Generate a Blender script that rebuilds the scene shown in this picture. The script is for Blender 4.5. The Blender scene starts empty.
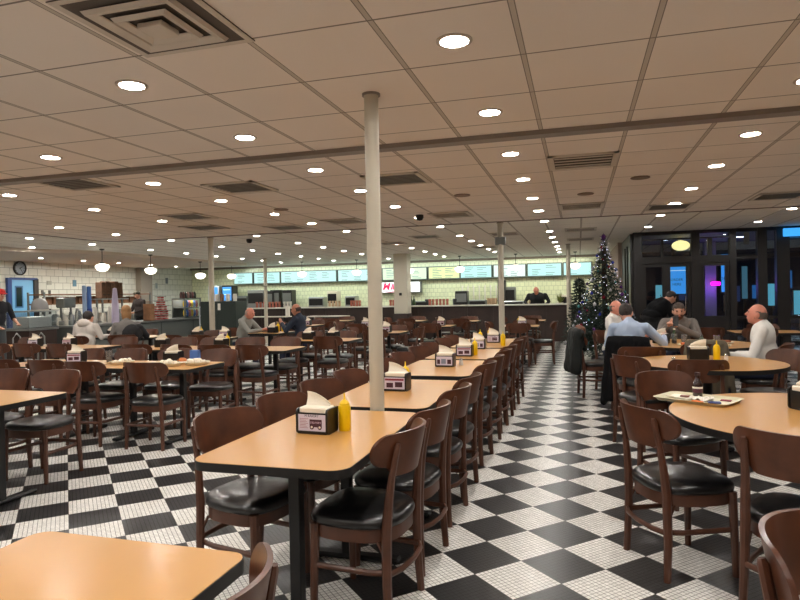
import bpy, bmesh, math, random
import numpy as np
from mathutils import Vector, Matrix, noise, Quaternion
random.seed(7)
PI=math.pi; R=math.radians
scn=bpy.context.scene; COL=scn.collection
# ------------------------------------------------------------------ materials
def lin(c):
    c=c/255.0
    return c/12.92 if c<=.04045 else ((c+.055)/1.055)**2.4
def rgb(*c): return (lin(c[0]),lin(c[1]),lin(c[2]),1)
MATS={}
def mat(name,col,rough=.5,metal=0,emit=None,estr=0,bump=0,bscale=20,var=0,vscale=8,trans=0,coat=0,spec=.5,alpha=1,wave=False):
    if name in MATS: return MATS[name]
    m=bpy.data.materials.new(name); m.use_nodes=True; nt=m.node_tree; b=nt.nodes['Principled BSDF']
    c=rgb(*col); b.inputs['Base Color'].default_value=c
    b.inputs['Roughness'].default_value=rough; b.inputs['Metallic'].default_value=metal
    b.inputs['Specular IOR Level'].default_value=spec
    if coat: b.inputs['Coat Weight'].default_value=coat; b.inputs['Coat Roughness'].default_value=.15
    if trans: b.inputs['Transmission Weight'].default_value=trans
    if alpha<1: b.inputs['Alpha'].default_value=alpha
    if emit: b.inputs['Emission Color'].default_value=rgb(*emit); b.inputs['Emission Strength'].default_value=estr
    tc=nt.nodes.new('ShaderNodeTexCoord')
    if var:
        n=nt.nodes.new('ShaderNodeTexNoise'); n.inputs['Scale'].default_value=vscale; n.inputs['Detail'].default_value=4
        mp=nt.nodes.new('ShaderNodeMapping'); nt.links.new(tc.outputs['Object'],mp.inputs['Vector'])
        if wave: mp.inputs['Scale'].default_value=(1,.12,1)
        nt.links.new(mp.outputs[0],n.inputs['Vector'])
        mx=nt.nodes.new('ShaderNodeMix'); mx.data_type='RGBA'; mx.blend_type='MULTIPLY'
        mx.inputs['Factor'].default_value=1
        cr=nt.nodes.new('ShaderNodeMapRange'); cr.inputs['From Min'].default_value=.3; cr.inputs['From Max'].default_value=.7
        cr.inputs['To Min'].default_value=1-var; cr.inputs['To Max'].default_value=1+var
        nt.links.new(n.outputs['Fac'],cr.inputs['Value'])
        mx.inputs[6].default_value=c
        nt.links.new(cr.outputs[0],mx.inputs[7]); nt.links.new(mx.outputs[2],b.inputs['Base Color'])
    if bump:
        n=nt.nodes.new('ShaderNodeTexNoise'); n.inputs['Scale'].default_value=bscale; n.inputs['Detail'].default_value=3
        nt.links.new(tc.outputs['Object'],n.inputs['Vector'])
        bp=nt.nodes.new('ShaderNodeBump'); bp.inputs['Strength'].default_value=bump; bp.inputs['Distance'].default_value=.02
        nt.links.new(n.outputs['Fac'],bp.inputs['Height']); nt.links.new(bp.outputs[0],b.inputs['Normal'])
    MATS[name]=m; return m
WOOD=mat('stained_wood',(85,48,30),.34,var=.28,vscale=9,coat=.1,spec=.4)
WOOD2=mat('stained_wood_legs',(80,46,30),.42,var=.2,vscale=12,coat=.1)
VINYL=mat('black_vinyl',(17,16,17),.3,bump=.12,bscale=9,coat=.3)
MAPLE=mat('maple_laminate',(189,140,78),.28,var=.05,vscale=3,coat=.08,spec=.35,wave=True)
BLACK=mat('black_edge',(14,13,13),.45)
BLKMETAL=mat('black_metal',(16,16,17),.5)
BLKPLAS=mat('black_plastic',(18,17,18),.33)
WHITE=mat('white_paper',(226,220,208),.85)
NAPKIN=mat('napkin',(232,222,204),.9,bump=.2,bscale=30)
POST=mat('cream_paint',(190,182,164),.45)
YELLOW=mat('mustard_yellow',(238,196,8),.35)
STEEL=mat('stainless',(165,168,168),.3,metal=.9)
GALV=mat('grey_steel',(120,124,122),.42,metal=.5)
DKFRAME=mat('dark_bronze_frame',(30,27,27),.4)
CHROME=mat('chrome',(210,210,210),.12,metal=1)
KRAFT=mat('kraft_brown',(120,84,58),.85,var=.15)
CLEARP=mat('clear_plastic',(235,238,240),.08,trans=.9,spec=.5)
RED=mat('red_can',(186,48,48),.45)
CREAM=mat('cream_plastic',(222,214,190),.5)
DARKWOOD=mat('dark_panel',(46,32,27),.5,var=.15,vscale=5)
LEDGE=mat('pale_ledge',(205,203,190),.35)
BLUE=mat('blue_plastic',(72,112,178),.4)
GREEN=mat('leaf_green',(70,100,55),.7)
SKIN=mat('skin',(205,150,125),.5,var=.06,vscale=14)
SKIN2=mat('skin_ruddy',(206,134,112),.45,var=.08,vscale=14)
SKIND=mat('skin_tan',(150,102,82),.5)
DARKHAIR=mat('dark_hair',(38,30,27),.6,bump=.6,bscale=60)
BLONDE=mat('blonde_hair',(160,118,74),.6,bump=.6,bscale=60)
GREYHAIR=mat('greying_hair',(88,76,68),.65,bump=.6,bscale=60)
DENIM=mat('navy_trousers',(30,36,58),.85)
DKCLOTH=mat('dark_cloth',(24,24,27),.85,bump=.5,bscale=14)
SHOE=mat('black_shoe',(16,14,14),.4)
# ------------------------------------------------------------------ helpers
def tag(o,label=None,cat=None,group=None,kind=None):
    if label: o['label']=label
    if cat: o['category']=cat
    if group: o['group']=group
    if kind: o['kind']=kind
    return o
def empty(name,loc=(0,0,0),rz=0,label=None,cat=None,group=None):
    o=bpy.data.objects.new(name,None); COL.objects.link(o); o.empty_display_size=.1
    o.location=loc; o.rotation_euler=(0,0,rz); tag(o,label,cat,group); return o
class MB:
    def __init__(s): s.v=[]; s.f=[]; s.m=[]; s.cur=0
    def add(s,vs,fs,M=None):
        n=len(s.v)
        for p in vs: s.v.append(tuple(M@Vector(p)) if M is not None else tuple(p))
        for f in fs: s.f.append(tuple(i+n for i in f)); s.m.append(s.cur)
        return s
    def box(s,x0,x1,y0,y1,z0,z1,M=None,b=0):
        if b>0:
            b=min(b,abs(x1-x0)*.45,abs(y1-y0)*.45,abs(z1-z0)*.45)
            vs=[];idx={}
            c=((x0+x1)/2,(y0+y1)/2,(z0+z1)/2);h=(abs(x1-x0)/2,abs(y1-y0)/2,abs(z1-z0)/2)
            for sx in(-1,1):
                for sy in(-1,1):
                    for sz in(-1,1):
                        for a in range(3):
                            p=[h[0]-b,h[1]-b,h[2]-b]; p[a]+=b
                            idx[(sx,sy,sz,a)]=len(vs); vs.append((c[0]+sx*p[0],c[1]+sy*p[1],c[2]+sz*p[2]))
            fs=[]
            S=(-1,1)
            for a in range(3):
                o=[k for k in range(3) if k!=a]
                for s1 in S:
                    q=[]
                    for t in((-1,-1),(1,-1),(1,1),(-1,1)):
                        k=[0,0,0];k[a]=s1;k[o[0]]=t[0];k[o[1]]=t[1];q.append(idx[(k[0],k[1],k[2],a)])
                    # orientation
                    flip=(s1<0)^(a==1)
                    fs.append(q[::-1] if flip else q)
            for a in range(3):
                b1,b2=[k for k in range(3) if k!=a]
                for t1 in S:
                    for t2 in S:
                        k0=[0,0,0];k1=[0,0,0]
                        for k,v in((k0,-1),(k1,1)): k[a]=v;k[b1]=t1;k[b2]=t2
                        fs.append((idx[(*k0,b1)],idx[(*k1,b1)],idx[(*k1,b2)],idx[(*k0,b2)]))
            for sx in S:
                for sy in S:
                    for sz in S: fs.append(tuple(idx[(sx,sy,sz,a)] for a in range(3)))
            s.add(vs,fs,M); s.fix=True; return s
        vs=[(x,y,z) for x in(x0,x1) for y in(y0,y1) for z in(z0,z1)]
        s.add(vs,[(0,1,3,2),(4,6,7,5),(0,4,5,1),(2,3,7,6),(0,2,6,4),(1,5,7,3)],M); s.fix=True; return s
    def lathe(s,prof,n=24,c=(0,0,0),M=None):
        vs=[];fs=[];k=len(prof)
        for i in range(n):
            a=2*PI*i/n
            for r,z in prof: vs.append((c[0]+r*math.cos(a),c[1]+r*math.sin(a),c[2]+z))
        for i in range(n):
            j=(i+1)%n
            for q in range(k-1): fs.append((i*k+q,j*k+q,j*k+q+1,i*k+q+1))
        if prof[0][0]>1e-5: fs.append(tuple(i*k for i in range(n))[::-1])
        if prof[-1][0]>1e-5: fs.append(tuple(i*k+k-1 for i in range(n)))
        s.add(vs,fs,M); return s
    def cyl(s,r,z0,z1,n=20,c=(0,0,0),M=None,b=0):
        if b: return s.lathe([(r-b,z0),(r,z0+b),(r,z1-b),(r-b,z1)],n,c,M)
        return s.lathe([(r,z0),(r,z1)],n,c,M)
    def prism(s,pts,z0,z1,M=None):
        n=len(pts)
        vs=[(x,y,z0) for x,y in pts]+[(x,y,z1) for x,y in pts]
        fs=[tuple(range(n))[::-1],tuple(range(n,2*n))]+[(i,(i+1)%n,n+(i+1)%n,n+i) for i in range(n)]
        s.add(vs,fs,M); return s
    def tube(s,path,r,n=8,closed=False,sq=None):
        P=[Vector(p) for p in path];m=len(P);vs=[];fs=[]
        for i,p in enumerate(P):
            if closed: t=P[(i+1)%m]-P[i-1]
            else: t=P[min(i+1,m-1)]-P[max(i-1,0)]
            t.normalize()
            up=Vector((0,0,1)) if abs(t.z)<.95 else Vector((0,1,0))
            u=t.cross(up).normalized();w=u.cross(t)
            rr=r[i] if isinstance(r,(list,tuple)) else r
            for k in range(n):
                a=2*PI*(k+.5)/n
                if sq: 
                    ca,sa=math.cos(a),math.sin(a); f=1/max(abs(ca),abs(sa))
                    hx,hz=sq if not isinstance(sq,list) else sq[i]
                    vs.append(tuple(p+u*ca*f*hx+w*sa*f*hz))
                else: vs.append(tuple(p+u*math.cos(a)*rr+w*math.sin(a)*rr))
        for i in range(m if closed else m-1):
            j=(i+1)%m
            for k in range(n): fs.append((i*n+k,i*n+(k+1)%n,j*n+(k+1)%n,j*n+k))
        if not closed: fs.append(tuple(range(n))); fs.append(tuple((m-1)*n+k for k in range(n))[::-1])
        s.add(vs,fs); return s
    def sphere(s,c,r,n=12,m=8,M=None):
        rx,ry,rz=r if isinstance(r,tuple) else (r,r,r)
        vs=[(c[0],c[1],c[2]-rz)]
        for i in range(1,m):
            ph=-PI/2+PI*i/m
            for k in range(n):
                a=2*PI*k/n; vs.append((c[0]+rx*math.cos(ph)*math.cos(a),c[1]+ry*math.cos(ph)*math.sin(a),c[2]+rz*math.sin(ph)))
        vs.append((c[0],c[1],c[2]+rz));T=len(vs)-1
        fs=[(0,1+(k+1)%n,1+k) for k in range(n)]
        for i in range(m-2):
            for k in range(n): fs.append((1+i*n+k,1+i*n+(k+1)%n,1+(i+1)*n+(k+1)%n,1+(i+1)*n+k))
        fs+=[(T,1+(m-2)*n+k,1+(m-2)*n+(k+1)%n) for k in range(n)]
        s.add(vs,fs,M); return s
    def grid(s,fn,nu,nv,thick=None):
        """fn(u,v)->(front point, back point) gives a closed slab"""
        vs=[];fs=[]
        for i in range(nu+1):
            for j in range(nv+1):
                a,b=fn(i/nu,j/nv); vs.append(a); vs.append(b)
        I=lambda i,j,k:2*(i*(nv+1)+j)+k
        for i in range(nu):
            for j in range(nv):
                fs.append((I(i,j,0),I(i+1,j,0),I(i+1,j+1,0),I(i,j+1,0)))
                fs.append((I(i,j,1),I(i,j+1,1),I(i+1,j+1,1),I(i+1,j,1)))
        for i in range(nu):
            fs.append((I(i,0,0),I(i,0,1),I(i+1,0,1),I(i+1,0,0))); fs.append((I(i,nv,0),I(i+1,nv,0),I(i+1,nv,1),I(i,nv,1)))
        for j in range(nv):
            fs.append((I(0,j,0),I(0,j+1,0),I(0,j+1,1),I(0,j,1))); fs.append((I(nu,j,0),I(nu,j,1),I(nu,j+1,1),I(nu,j+1,0)))
        s.add(vs,fs); return s
    def mesh(s,name,mats,smooth=True,ang=35):
        me=bpy.data.meshes.new(name); me.from_pydata(s.v,[],s.f); 
        bm=bmesh.new(); bm.from_mesh(me); bmesh.ops.recalc_face_normals(bm,faces=bm.faces)
        if smooth:
            for f in bm.faces: f.smooth=True
            ca=math.radians(ang)
            for e in bm.edges:
                if len(e.link_faces)==2 and e.calc_face_angle(0)>ca: e.smooth=False
        bm.to_mesh(me); bm.free()
        if not isinstance(mats,(list,tuple)): mats=[mats]
        for m in mats: me.materials.append(m)
        if len(mats)>1:
            me.polygons.foreach_set('material_index',s.m)
        me.update(); return me
    def build(s,name,mats,parent=None,smooth=True,ang=35,loc=None,rz=0):
        o=bpy.data.objects.new(name,s.mesh(name,mats,smooth,ang)); COL.objects.link(o)
        if parent: o.parent=parent
        if loc: o.location=loc; o.rotation_euler=(0,0,rz)
        return o
def clone(root,loc=None,rz=None,label=None,group=None):
    def cp(o,p):
        c=o.copy(); COL.objects.link(c); c.parent=p
        for ch in list(o.children): cp(ch,c)
        return c
    c=cp(root,None)
    if loc: c.location=loc
    if rz is not None: c.rotation_euler=(0,0,rz)
    if label: c['label']=label
    if group: c['group']=group
    return c
def rrect(x0,x1,y0,y1,r,n=6):
    p=[]
    for cx,cy,a0 in((x1-r,y1-r,0),(x0+r,y1-r,90),(x0+r,y0+r,180),(x1-r,y0+r,270)):
        for k in range(n+1):
            a=R(a0+90*k/n); p.append((cx+r*math.cos(a),cy+r*math.sin(a)))
    return p
def struct(name,mb,m,label=None,**k):
    o=mb.build(name,m,None,**k); o['kind']='structure'
    if label: o['label']=label
    return o
ORD=['first','second','third','fourth','fifth','sixth','seventh','eighth','ninth','tenth','eleventh','twelfth','thirteenth','fourteenth','fifteenth']
def text_mesh(body,size,m,parent,name,M,ext=.0006,shear=0,bold=0):
    cu=bpy.data.curves.new(name,'FONT'); cu.body=body; cu.size=size; cu.extrude=ext; cu.shear=shear; cu.offset=bold
    cu.align_x='CENTER'; cu.align_y='CENTER'; cu.resolution_u=2
    t=bpy.data.objects.new(name,cu); COL.objects.link(t)
    dg=bpy.context.evaluated_depsgraph_get(); me=bpy.data.meshes.new_from_object(t.evaluated_get(dg))
    bpy.data.objects.remove(t); me.materials.clear(); me.materials.append(m)
    me.transform(M)
    o=bpy.data.objects.new(name,me); COL.objects.link(o); o.parent=parent; return o
# text facing -Y (readable from -Y side), centre at p
def face_negY(p): return Matrix.Translation(p)@Matrix.Rotation(PI/2,4,'X')
# ------------------------------------------------------------------ camera
f_px,yaw,pitch,roll,EYE=610.9,.28491,-.00863,-.01938,1.445
Fw=Vector((-math.sin(yaw)*math.cos(pitch),math.cos(yaw)*math.cos(pitch),math.sin(pitch)))
Rt=Vector((math.cos(yaw),math.sin(yaw),0)); Up=Rt.cross(Fw)
R2=math.cos(roll)*Rt+math.sin(roll)*Up; U2=R2.cross(Fw)
cam=bpy.data.cameras.new('camera'); co=bpy.data.objects.new('camera',cam); COL.objects.link(co)
co.matrix_world=Matrix(((R2.x,U2.x,-Fw.x,0),(R2.y,U2.y,-Fw.y,0),(R2.z,U2.z,-Fw.z,EYE),(0,0,0,1)))
cam.sensor_width=36; cam.lens=36*f_px/800; cam.clip_end=100; cam.clip_start=.05
scn.camera=co
# ------------------------------------------------------------------ room materials
def floor_material():
    m=bpy.data.materials.new('checker_mosaic'); m.use_nodes=True; nt=m.node_tree; N=nt.nodes; L=nt.links; b=N['Principled BSDF']
    tc=N.new('ShaderNodeTexCoord'); sp=N.new('ShaderNodeSeparateXYZ'); L.new(tc.outputs['Object'],sp.inputs[0])
    def ma(op,a,b_=None,c=None):
        n=N.new('ShaderNodeMath'); n.operation=op
        for i,x in enumerate((a,b_,c)):
            if x is None: continue
            if isinstance(x,(int,float)): n.inputs[i].default_value=x
            else: L.new(x,n.inputs[i])
        return n.outputs[0]
    S=.305; k=1/(S*2**.5)
    a=ma('ADD',ma('MULTIPLY',ma('ADD',sp.outputs[0],sp.outputs[1]),k),.05+100)
    c=ma('ADD',ma('MULTIPLY',ma('SUBTRACT',sp.outputs[1],sp.outputs[0]),k),-.44+100)
    par=ma('MODULO',ma('ADD',ma('FLOOR',a),ma('FLOOR',c)),2)   # 1 = white
    def grout(x): 
        fr=ma('FRACT',ma('MULTIPLY',x,12)); return ma('LESS_THAN',fr,.11)
    g=ma('MAXIMUM',grout(a),grout(c))
    tn=N.new('ShaderNodeTexWhiteNoise'); tn.noise_dimensions='2D'
    cm=N.new('ShaderNodeCombineXYZ'); L.new(ma('FLOOR',ma('MULTIPLY',a,12)),cm.inputs[0]); L.new(ma('FLOOR',ma('MULTIPLY',c,12)),cm.inputs[1]); L.new(cm.outputs[0],tn.inputs['Vector'])
    def mix(f,x,y):
        n=N.new('ShaderNodeMix'); n.data_type='RGBA'; L.new(f,n.inputs[0])
        for i,v in((6,x),(7,y)):
            if isinstance(v,tuple): n.inputs[i].default_value=v
            else: L.new(v,n.inputs[i])
        return n.outputs[2]
    white=mix(g,mix(tn.outputs['Value'],rgb(228,225,218),rgb(246,243,237)),rgb(104,98,90))
    black=mix(g,mix(tn.outputs['Value'],rgb(20,19,20),rgb(29,28,29)),rgb(48,46,44))
    col=mix(par,black,white)
    ns=N.new('ShaderNodeTexNoise'); ns.inputs['Scale'].default_value=1.3; ns.inputs['Detail'].default_value=5; L.new(tc.outputs['Object'],ns.inputs['Vector'])
    mr=N.new('ShaderNodeMapRange'); L.new(ns.outputs['Fac'],mr.inputs[0]); mr.inputs[3].default_value=.86; mr.inputs[4].default_value=1.08
    mm=N.new('ShaderNodeMix'); mm.data_type='RGBA'; mm.blend_type='MULTIPLY'; mm.inputs[0].default_value=1; L.new(col,mm.inputs[6]); L.new(mr.outputs[0],mm.inputs[7])
    L.new(mm.outputs[2],b.inputs['Base Color'])
    L.new(ma('ADD',ma('MULTIPLY',g,.35),.3),b.inputs['Roughness'])
    bp=N.new('ShaderNodeBump'); bp.inputs['Strength'].default_value=.25; bp.inputs['Distance'].default_value=.002; L.new(ma('SUBTRACT',1,g),bp.inputs['Height']); L.new(bp.outputs[0],b.inputs['Normal'])
    return m
def ceiling_material(name,x0,y0,sx,sy,base,line,lw=.011):
    m=bpy.data.materials.new(name); m.use_nodes=True; nt=m.node_tree; N=nt.nodes; L=nt.links; b=N['Principled BSDF']
    b.inputs['Roughness'].default_value=.85
    tc=N.new('ShaderNodeTexCoord'); sp=N.new('ShaderNodeSeparateXYZ'); L.new(tc.outputs['Object'],sp.inputs[0])
    def ma(op,a,b_=None):
        n=N.new('ShaderNodeMath'); n.operation=op
        for i,x in enumerate((a,b_)):
            if x is None: continue
            if isinstance(x,(int,float)): n.inputs[i].default_value=x
            else: L.new(x,n.inputs[i])
        return n.outputs[0]
    def d(o,o0,s):
        fr=ma('FRACT',ma('ADD',ma('DIVIDE',ma('SUBTRACT',o,o0),s),100.5)); return ma('MULTIPLY',ma('ABSOLUTE',ma('SUBTRACT',fr,.5)),s)
    dx=d(sp.outputs[0],x0,sx); dy=d(sp.outputs[1],y0,sy)
    bar=ma('MAXIMUM',ma('LESS_THAN',dx,lw),ma('LESS_THAN',dy,lw*.6))
    rim=ma('MAXIMUM',ma('MULTIPLY',ma('LESS_THAN',dx,lw+.005),ma('GREATER_THAN',dx,lw)),ma('LESS_THAN',dy,lw*.5))  # dark reveal shadow along the bars, painted into the ceiling colour
    def mix(f,x,y):
        n=N.new('ShaderNodeMix'); n.data_type='RGBA'; L.new(f,n.inputs[0])
        for i,v in((6,x),(7,y)):
            if isinstance(v,tuple): n.inputs[i].default_value=v
            else: L.new(v,n.inputs[i])
        return n.outputs[2]
    ns=N.new('ShaderNodeTexNoise'); ns.inputs['Scale'].default_value=1.1; L.new(tc.outputs['Object'],ns.inputs['Vector'])
    b2=tuple(x*.9 for x in base[:3])+(1,)
    c=mix(bar,mix(ns.outputs['Fac'],base,b2),line); c=mix(rim,c,tuple(x*.42 for x in line[:3])+(1,))
    L.new(c,b.inputs['Base Color'])
    return m
def tile_material(name,ax,base,grout,sx=.2,sz=.1,rough=.15):
    m=bpy.data.materials.new(name); m.use_nodes=True; nt=m.node_tree; N=nt.nodes; L=nt.links; b=N['Principled BSDF']
    tc=N.new('ShaderNodeTexCoord'); sp=N.new('ShaderNodeSeparateXYZ'); L.new(tc.outputs['Object'],sp.inputs[0])
    cb=N.new('ShaderNodeCombineXYZ'); L.new(sp.outputs[ax],cb.inputs[0]); L.new(sp.outputs[2],cb.inputs[1])
    br=N.new('ShaderNodeTexBrick'); L.new(cb.outputs[0],br.inputs['Vector'])
    br.inputs['Scale'].default_value=1; br.inputs['Brick Width'].default_value=sx; br.inputs['Row Height'].default_value=sz
    br.inputs['Mortar Size'].default_value=.006; br.inputs['Color1'].default_value=base; br.inputs['Color2'].default_value=tuple(x*.9 for x in base[:3])+(1,)
    br.inputs['Mortar'].default_value=grout
    L.new(br.outputs['Color'],b.inputs['Base Color']); b.inputs['Roughness'].default_value=rough
    bp=N.new('ShaderNodeBump'); bp.inputs['Strength'].default_value=.5; bp.inputs['Distance'].default_value=.01; bp.invert=True
    ns=N.new('ShaderNodeTexNoise'); ns.inputs['Scale'].default_value=4; L.new(tc.outputs['Object'],ns.inputs['Vector'])
    ad=N.new('ShaderNodeMath'); ad.operation='ADD'; L.new(br.outputs['Fac'],ad.inputs[0]); L.new(ns.outputs['Fac'],ad.inputs[1])
    L.new(ad.outputs[0],bp.inputs['Height']); L.new(bp.outputs[0],b.inputs['Normal'])
    return m
CH=2.65
XL,XR,YB,YF=-15.1,7.2,-2.6,21.5
# floor and ceiling
struct('floor',MB().box(XL-.1,XR+.1,YB-.1,YF+.1,-.1,0),floor_material(),smooth=False)
CB=rgb(242,233,224); CLn=rgb(196,186,174)
cm1=ceiling_material('ceiling_tiles_front',-.25,3.77,.61,.61,CB,CLn)
cm2=ceiling_material('ceiling_tiles_middle',-.25,3.87,.61,.61,CB,CLn)
cm3=ceiling_material('ceiling_tiles_back',-.55,10.4,.61,1.22,rgb(249,244,234),CLn,.009)
struct('ceiling',MB().box(-9.3,XR+.1,YB-.1,4.72,CH,CH+.1),cm1,smooth=False,label='beige square-tiled ceiling before the grey strip')
struct('ceiling',MB().box(-9.3,XR+.1,4.72,10.4,CH,CH+.1),cm2,smooth=False,label='beige tiled ceiling between the grey strip and the back step')
mb=MB().box(XL-.1,XR+.1,10.4,YF+.1,CH+.02,CH+.12).box(XL-.1,-9.3,YB-.1,10.4,CH+.02,CH+.12)
struct('ceiling',mb,cm3,smooth=False,label='paler ceiling over the back of the room')
STRIP=mat('grey_strip',(132,122,114),.4)
struct('trim_1',MB().box(-9.3,XR,4.66,4.78,CH-.035,CH+.01),STRIP,smooth=False,label='grey strip running across the ceiling')
TRM=mat('ceiling_edge',(112,98,88),.6)
def edge(path,n,lab):
    m_=MB()
    m_.tube(path,.02,4,sq=(.022,.012)); struct('trim_%d'%n,m_,TRM,smooth=False,label=lab)
edge([(XR,10.4,CH+.002),(-8.9,10.4,CH+.002),(-9.25,10.25,CH+.002),(-9.3,9.9,CH+.002),(-9.3,YB,CH+.002)],2,'dark edge where the ceiling steps up at the back')
# kitchen soffit at left
mb=MB().prism([(XL,YB),(-12.2,YB),(-12.2,10.6),(-12.0,11.3),(-11.5,12),(-11.3,13),(-11.3,19.3),(XL,19.3)],CH-.06,CH+.02)
struct('ceiling',mb,mat('soffit_paint',(214,198,182),.7),smooth=False,label='lower curved soffit over the left kitchen counter')
# walls
WT=rgb(190,196,182); 
wl=tile_material('white_wall_tile_left',1,rgb(222,221,210),rgb(150,148,138),.3,.2)
wb=tile_material('white_wall_tile_back',0,rgb(238,240,204),rgb(186,190,158),.15,.15)
struct('wall_left',MB().box(XL-.15,XL,YB,YF,0,CH+.12),wl,smooth=False)
struct('wall_back',MB().box(XL,1.1,YF,YF+.15,0,CH+.12),wb,smooth=False)
struct('trim_3',MB().box(XL-.1,1.1,YF-.12,YF,CH-.06,CH+.02),TRM,smooth=False,label='dark beige band at the top of the back wall')
BEIGEW=mat('beige_wall_paint',(176,158,144),.8)
struct('wall_right',MB().box(XR,XR+.15,YB,14.1,0,CH+.12),BEIGEW,smooth=False)
struct('wall_front',MB().box(XL,XR,YB-.15,YB,0,CH+.12),BEIGEW,smooth=False)
struct('trim_4',MB().box(XL,XL+.22,18.2,18.8,0,CH),mat('grey_pilaster',(150,140,128),.6),smooth=False,label='grey-brown pilaster on the left tiled wall')
struct('wall_right_return',MB().box(.98,1.13,16.6,YF,0,CH+.12),BEIGEW,smooth=False)
# ------------------------------------------------------------------ downlights
EM=mat('lamp_glow',(255,255,255),.5,emit=(255,251,245),estr=245)
TRIMW=mat('lamp_trim',(196,186,176),.35,metal=.3)
def ring_prof(): return [(.085,.0),(.083,-.005),(.068,-.006),(.063,.0)]
root=empty('recessed_downlight',(0,0,0),0,'x','ceiling light','recessed ceiling downlights')
mb=MB(); mb.lathe([(.088,.004),(.086,-.006),(.068,-.008),(.064,.004)],28)
mb.f=[f for f in mb.f if len(f)<10]; mb.m=[0]*len(mb.f)
mb.build('trim_ring',TRIMW,root)
mb=MB(); mb.lathe([(.0,-.003),(.064,-.003)],24); mb.f=[tuple(reversed(f)) for f in mb.f]
mb=MB().lathe([(.064,.003),(.064,-.003),(.0,-.003)],24)
mb.build('lamp',EM,root,smooth=False)
LX=[(1.31,'over the round tables'),(-.55,'over the checkered aisle'),(-2.385,'just left of the tall post'),(-4.21,'over the left tables'),(-6.12,'in the fifth row from the right'),(-8.1,'in the sixth row from the right'),(-10.1,'in the seventh row from the right'),(-11.75,'in the eighth row from the right'),(-13.5,'over the left kitchen')]
LY=[.45,1.67,2.88,4.09,5.37,6.62,8.0,9.27,10.85,12.72,14.15,15.55,17.0,18.3,19.6]
first=True
def add_light(x,y,z,lab):
    global first
    if first: root.location=(x,y,z); root['label']=lab; first=False
    else: clone(root,(x,y,z),0,lab)
LY1=[-1.5,-.3]+LY
for i,(x,nm) in enumerate(LX):
    k=0
    ys=LY1 if i<5 else [y for y in LY1 if y>1]
    for y in ys:
        if i==0 and y>13.5: continue
        if i==8 and (y<11 or y>19): continue
        if i==7 and y>11.5: continue
        
        vis=y>2
        z=CH if (x>-9.3 and y<10.4) else CH+.02
        if x<-12.2 and y<19.3: z=CH-.06
        if i==7 : z=CH+.02
        if vis: k+=1
        add_light(x,y,z,('%s visible round downlight from the front %s'%(ORD[k-1],nm)) if vis else ('round downlight %s the viewer, %s'%({-1.5:'far behind',-.3:'just behind',.45:'above',1.67:'just ahead above'}[y],nm)))
for j,(x,y) in enumerate(((3.2,2.9),(3.2,5.37),(3.2,8.0),(3.2,10.85),(3.2,12.72),(5.1,4.1),(5.1,8.0),(5.1,11.5))):
    add_light(x,y,CH if y<10.4 else CH+.02,'%s round downlight from the front at the far right of the ceiling'%ORD[j])
# ------------------------------------------------------------------ vents
VG=mat('vent_grey',(205,196,184),.5); VD=mat('vent_dark',(84,75,68),.8)
def diffuser(x,y,z,lab):
    o=empty('ceiling_vent',(x,y,z),0,lab,'air vent','square ceiling air vents')
    m=MB()
    m.box(-.3,.3,-.3,.3,-.006,.0); m.build('back_plate',VD,o,smooth=False)
    for i,(s0,s1,z0) in enumerate(((.3,.245,-.012),(.215,.165,-.03),(.135,.092,-.036))):
        m=MB()
        # sloping square ring
        vs=[];fs=[]
        for (s,zz) in((s0,z0+.016 if i else z0+.006),(s0-.012,z0-.0),(s1,z0+.012),(s1-.003,z0+.018)):
            for a,b in((-1,-1),(1,-1),(1,1),(-1,1)): vs.append((a*s,b*s,zz))
        for q in range(3):
            for k in range(4): fs.append((q*4+k,q*4+(k+1)%4,q*4+4+(k+1)%4,q*4+4+k))
        m.add(vs,fs); m.build('louvre_ring',VG,o,smooth=False)
    m=MB().box(-.062,.062,-.062,.062,-.045,-.02,b=.004); m.build('centre_plate',VG,o)
    return o
TX=lambda k:.055+.61*k
vl=[(-1.735,2.27,'large square ceiling vent with nested louvres, top left, nearest the viewer')]
for x,y,l in vl: diffuser(x,y,CH-.001,l)
VL2=mat('vent_slat',(120,112,102),.4,metal=.4)
def slot_vent(x,y,z,lab,lit):
    o=empty('ceiling_vent',(x,y,z),0,lab,'air vent','square ceiling air vents')
    m=MB().box(-.285,.285,-.285,.285,-.004,.004); m.build('back_plate',VD,o,smooth=False)
    m=MB()
    for a in(0,1):
        M=Matrix.Rotation(PI/2*a,4,'Z')
        m.box(-.3,.3,.255,.3,-.014,.0,M); m.box(-.3,.3,-.3,-.255,-.014,.0,M)
    m.build('frame',VG,o,smooth=False)
    n=4 if lit else 7  # flag picks fewer and paler louvres
    m=MB()
    for k in range(n):
        yy=-.24+.48*(k+.5)/n
        m.box(-.25,.25,yy-.022,yy+.012,-.012,-.008,Matrix.Translation((0,0,0)))
    m.build('louvre',VG if lit else VL2,o,smooth=False)
    return o
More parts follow.
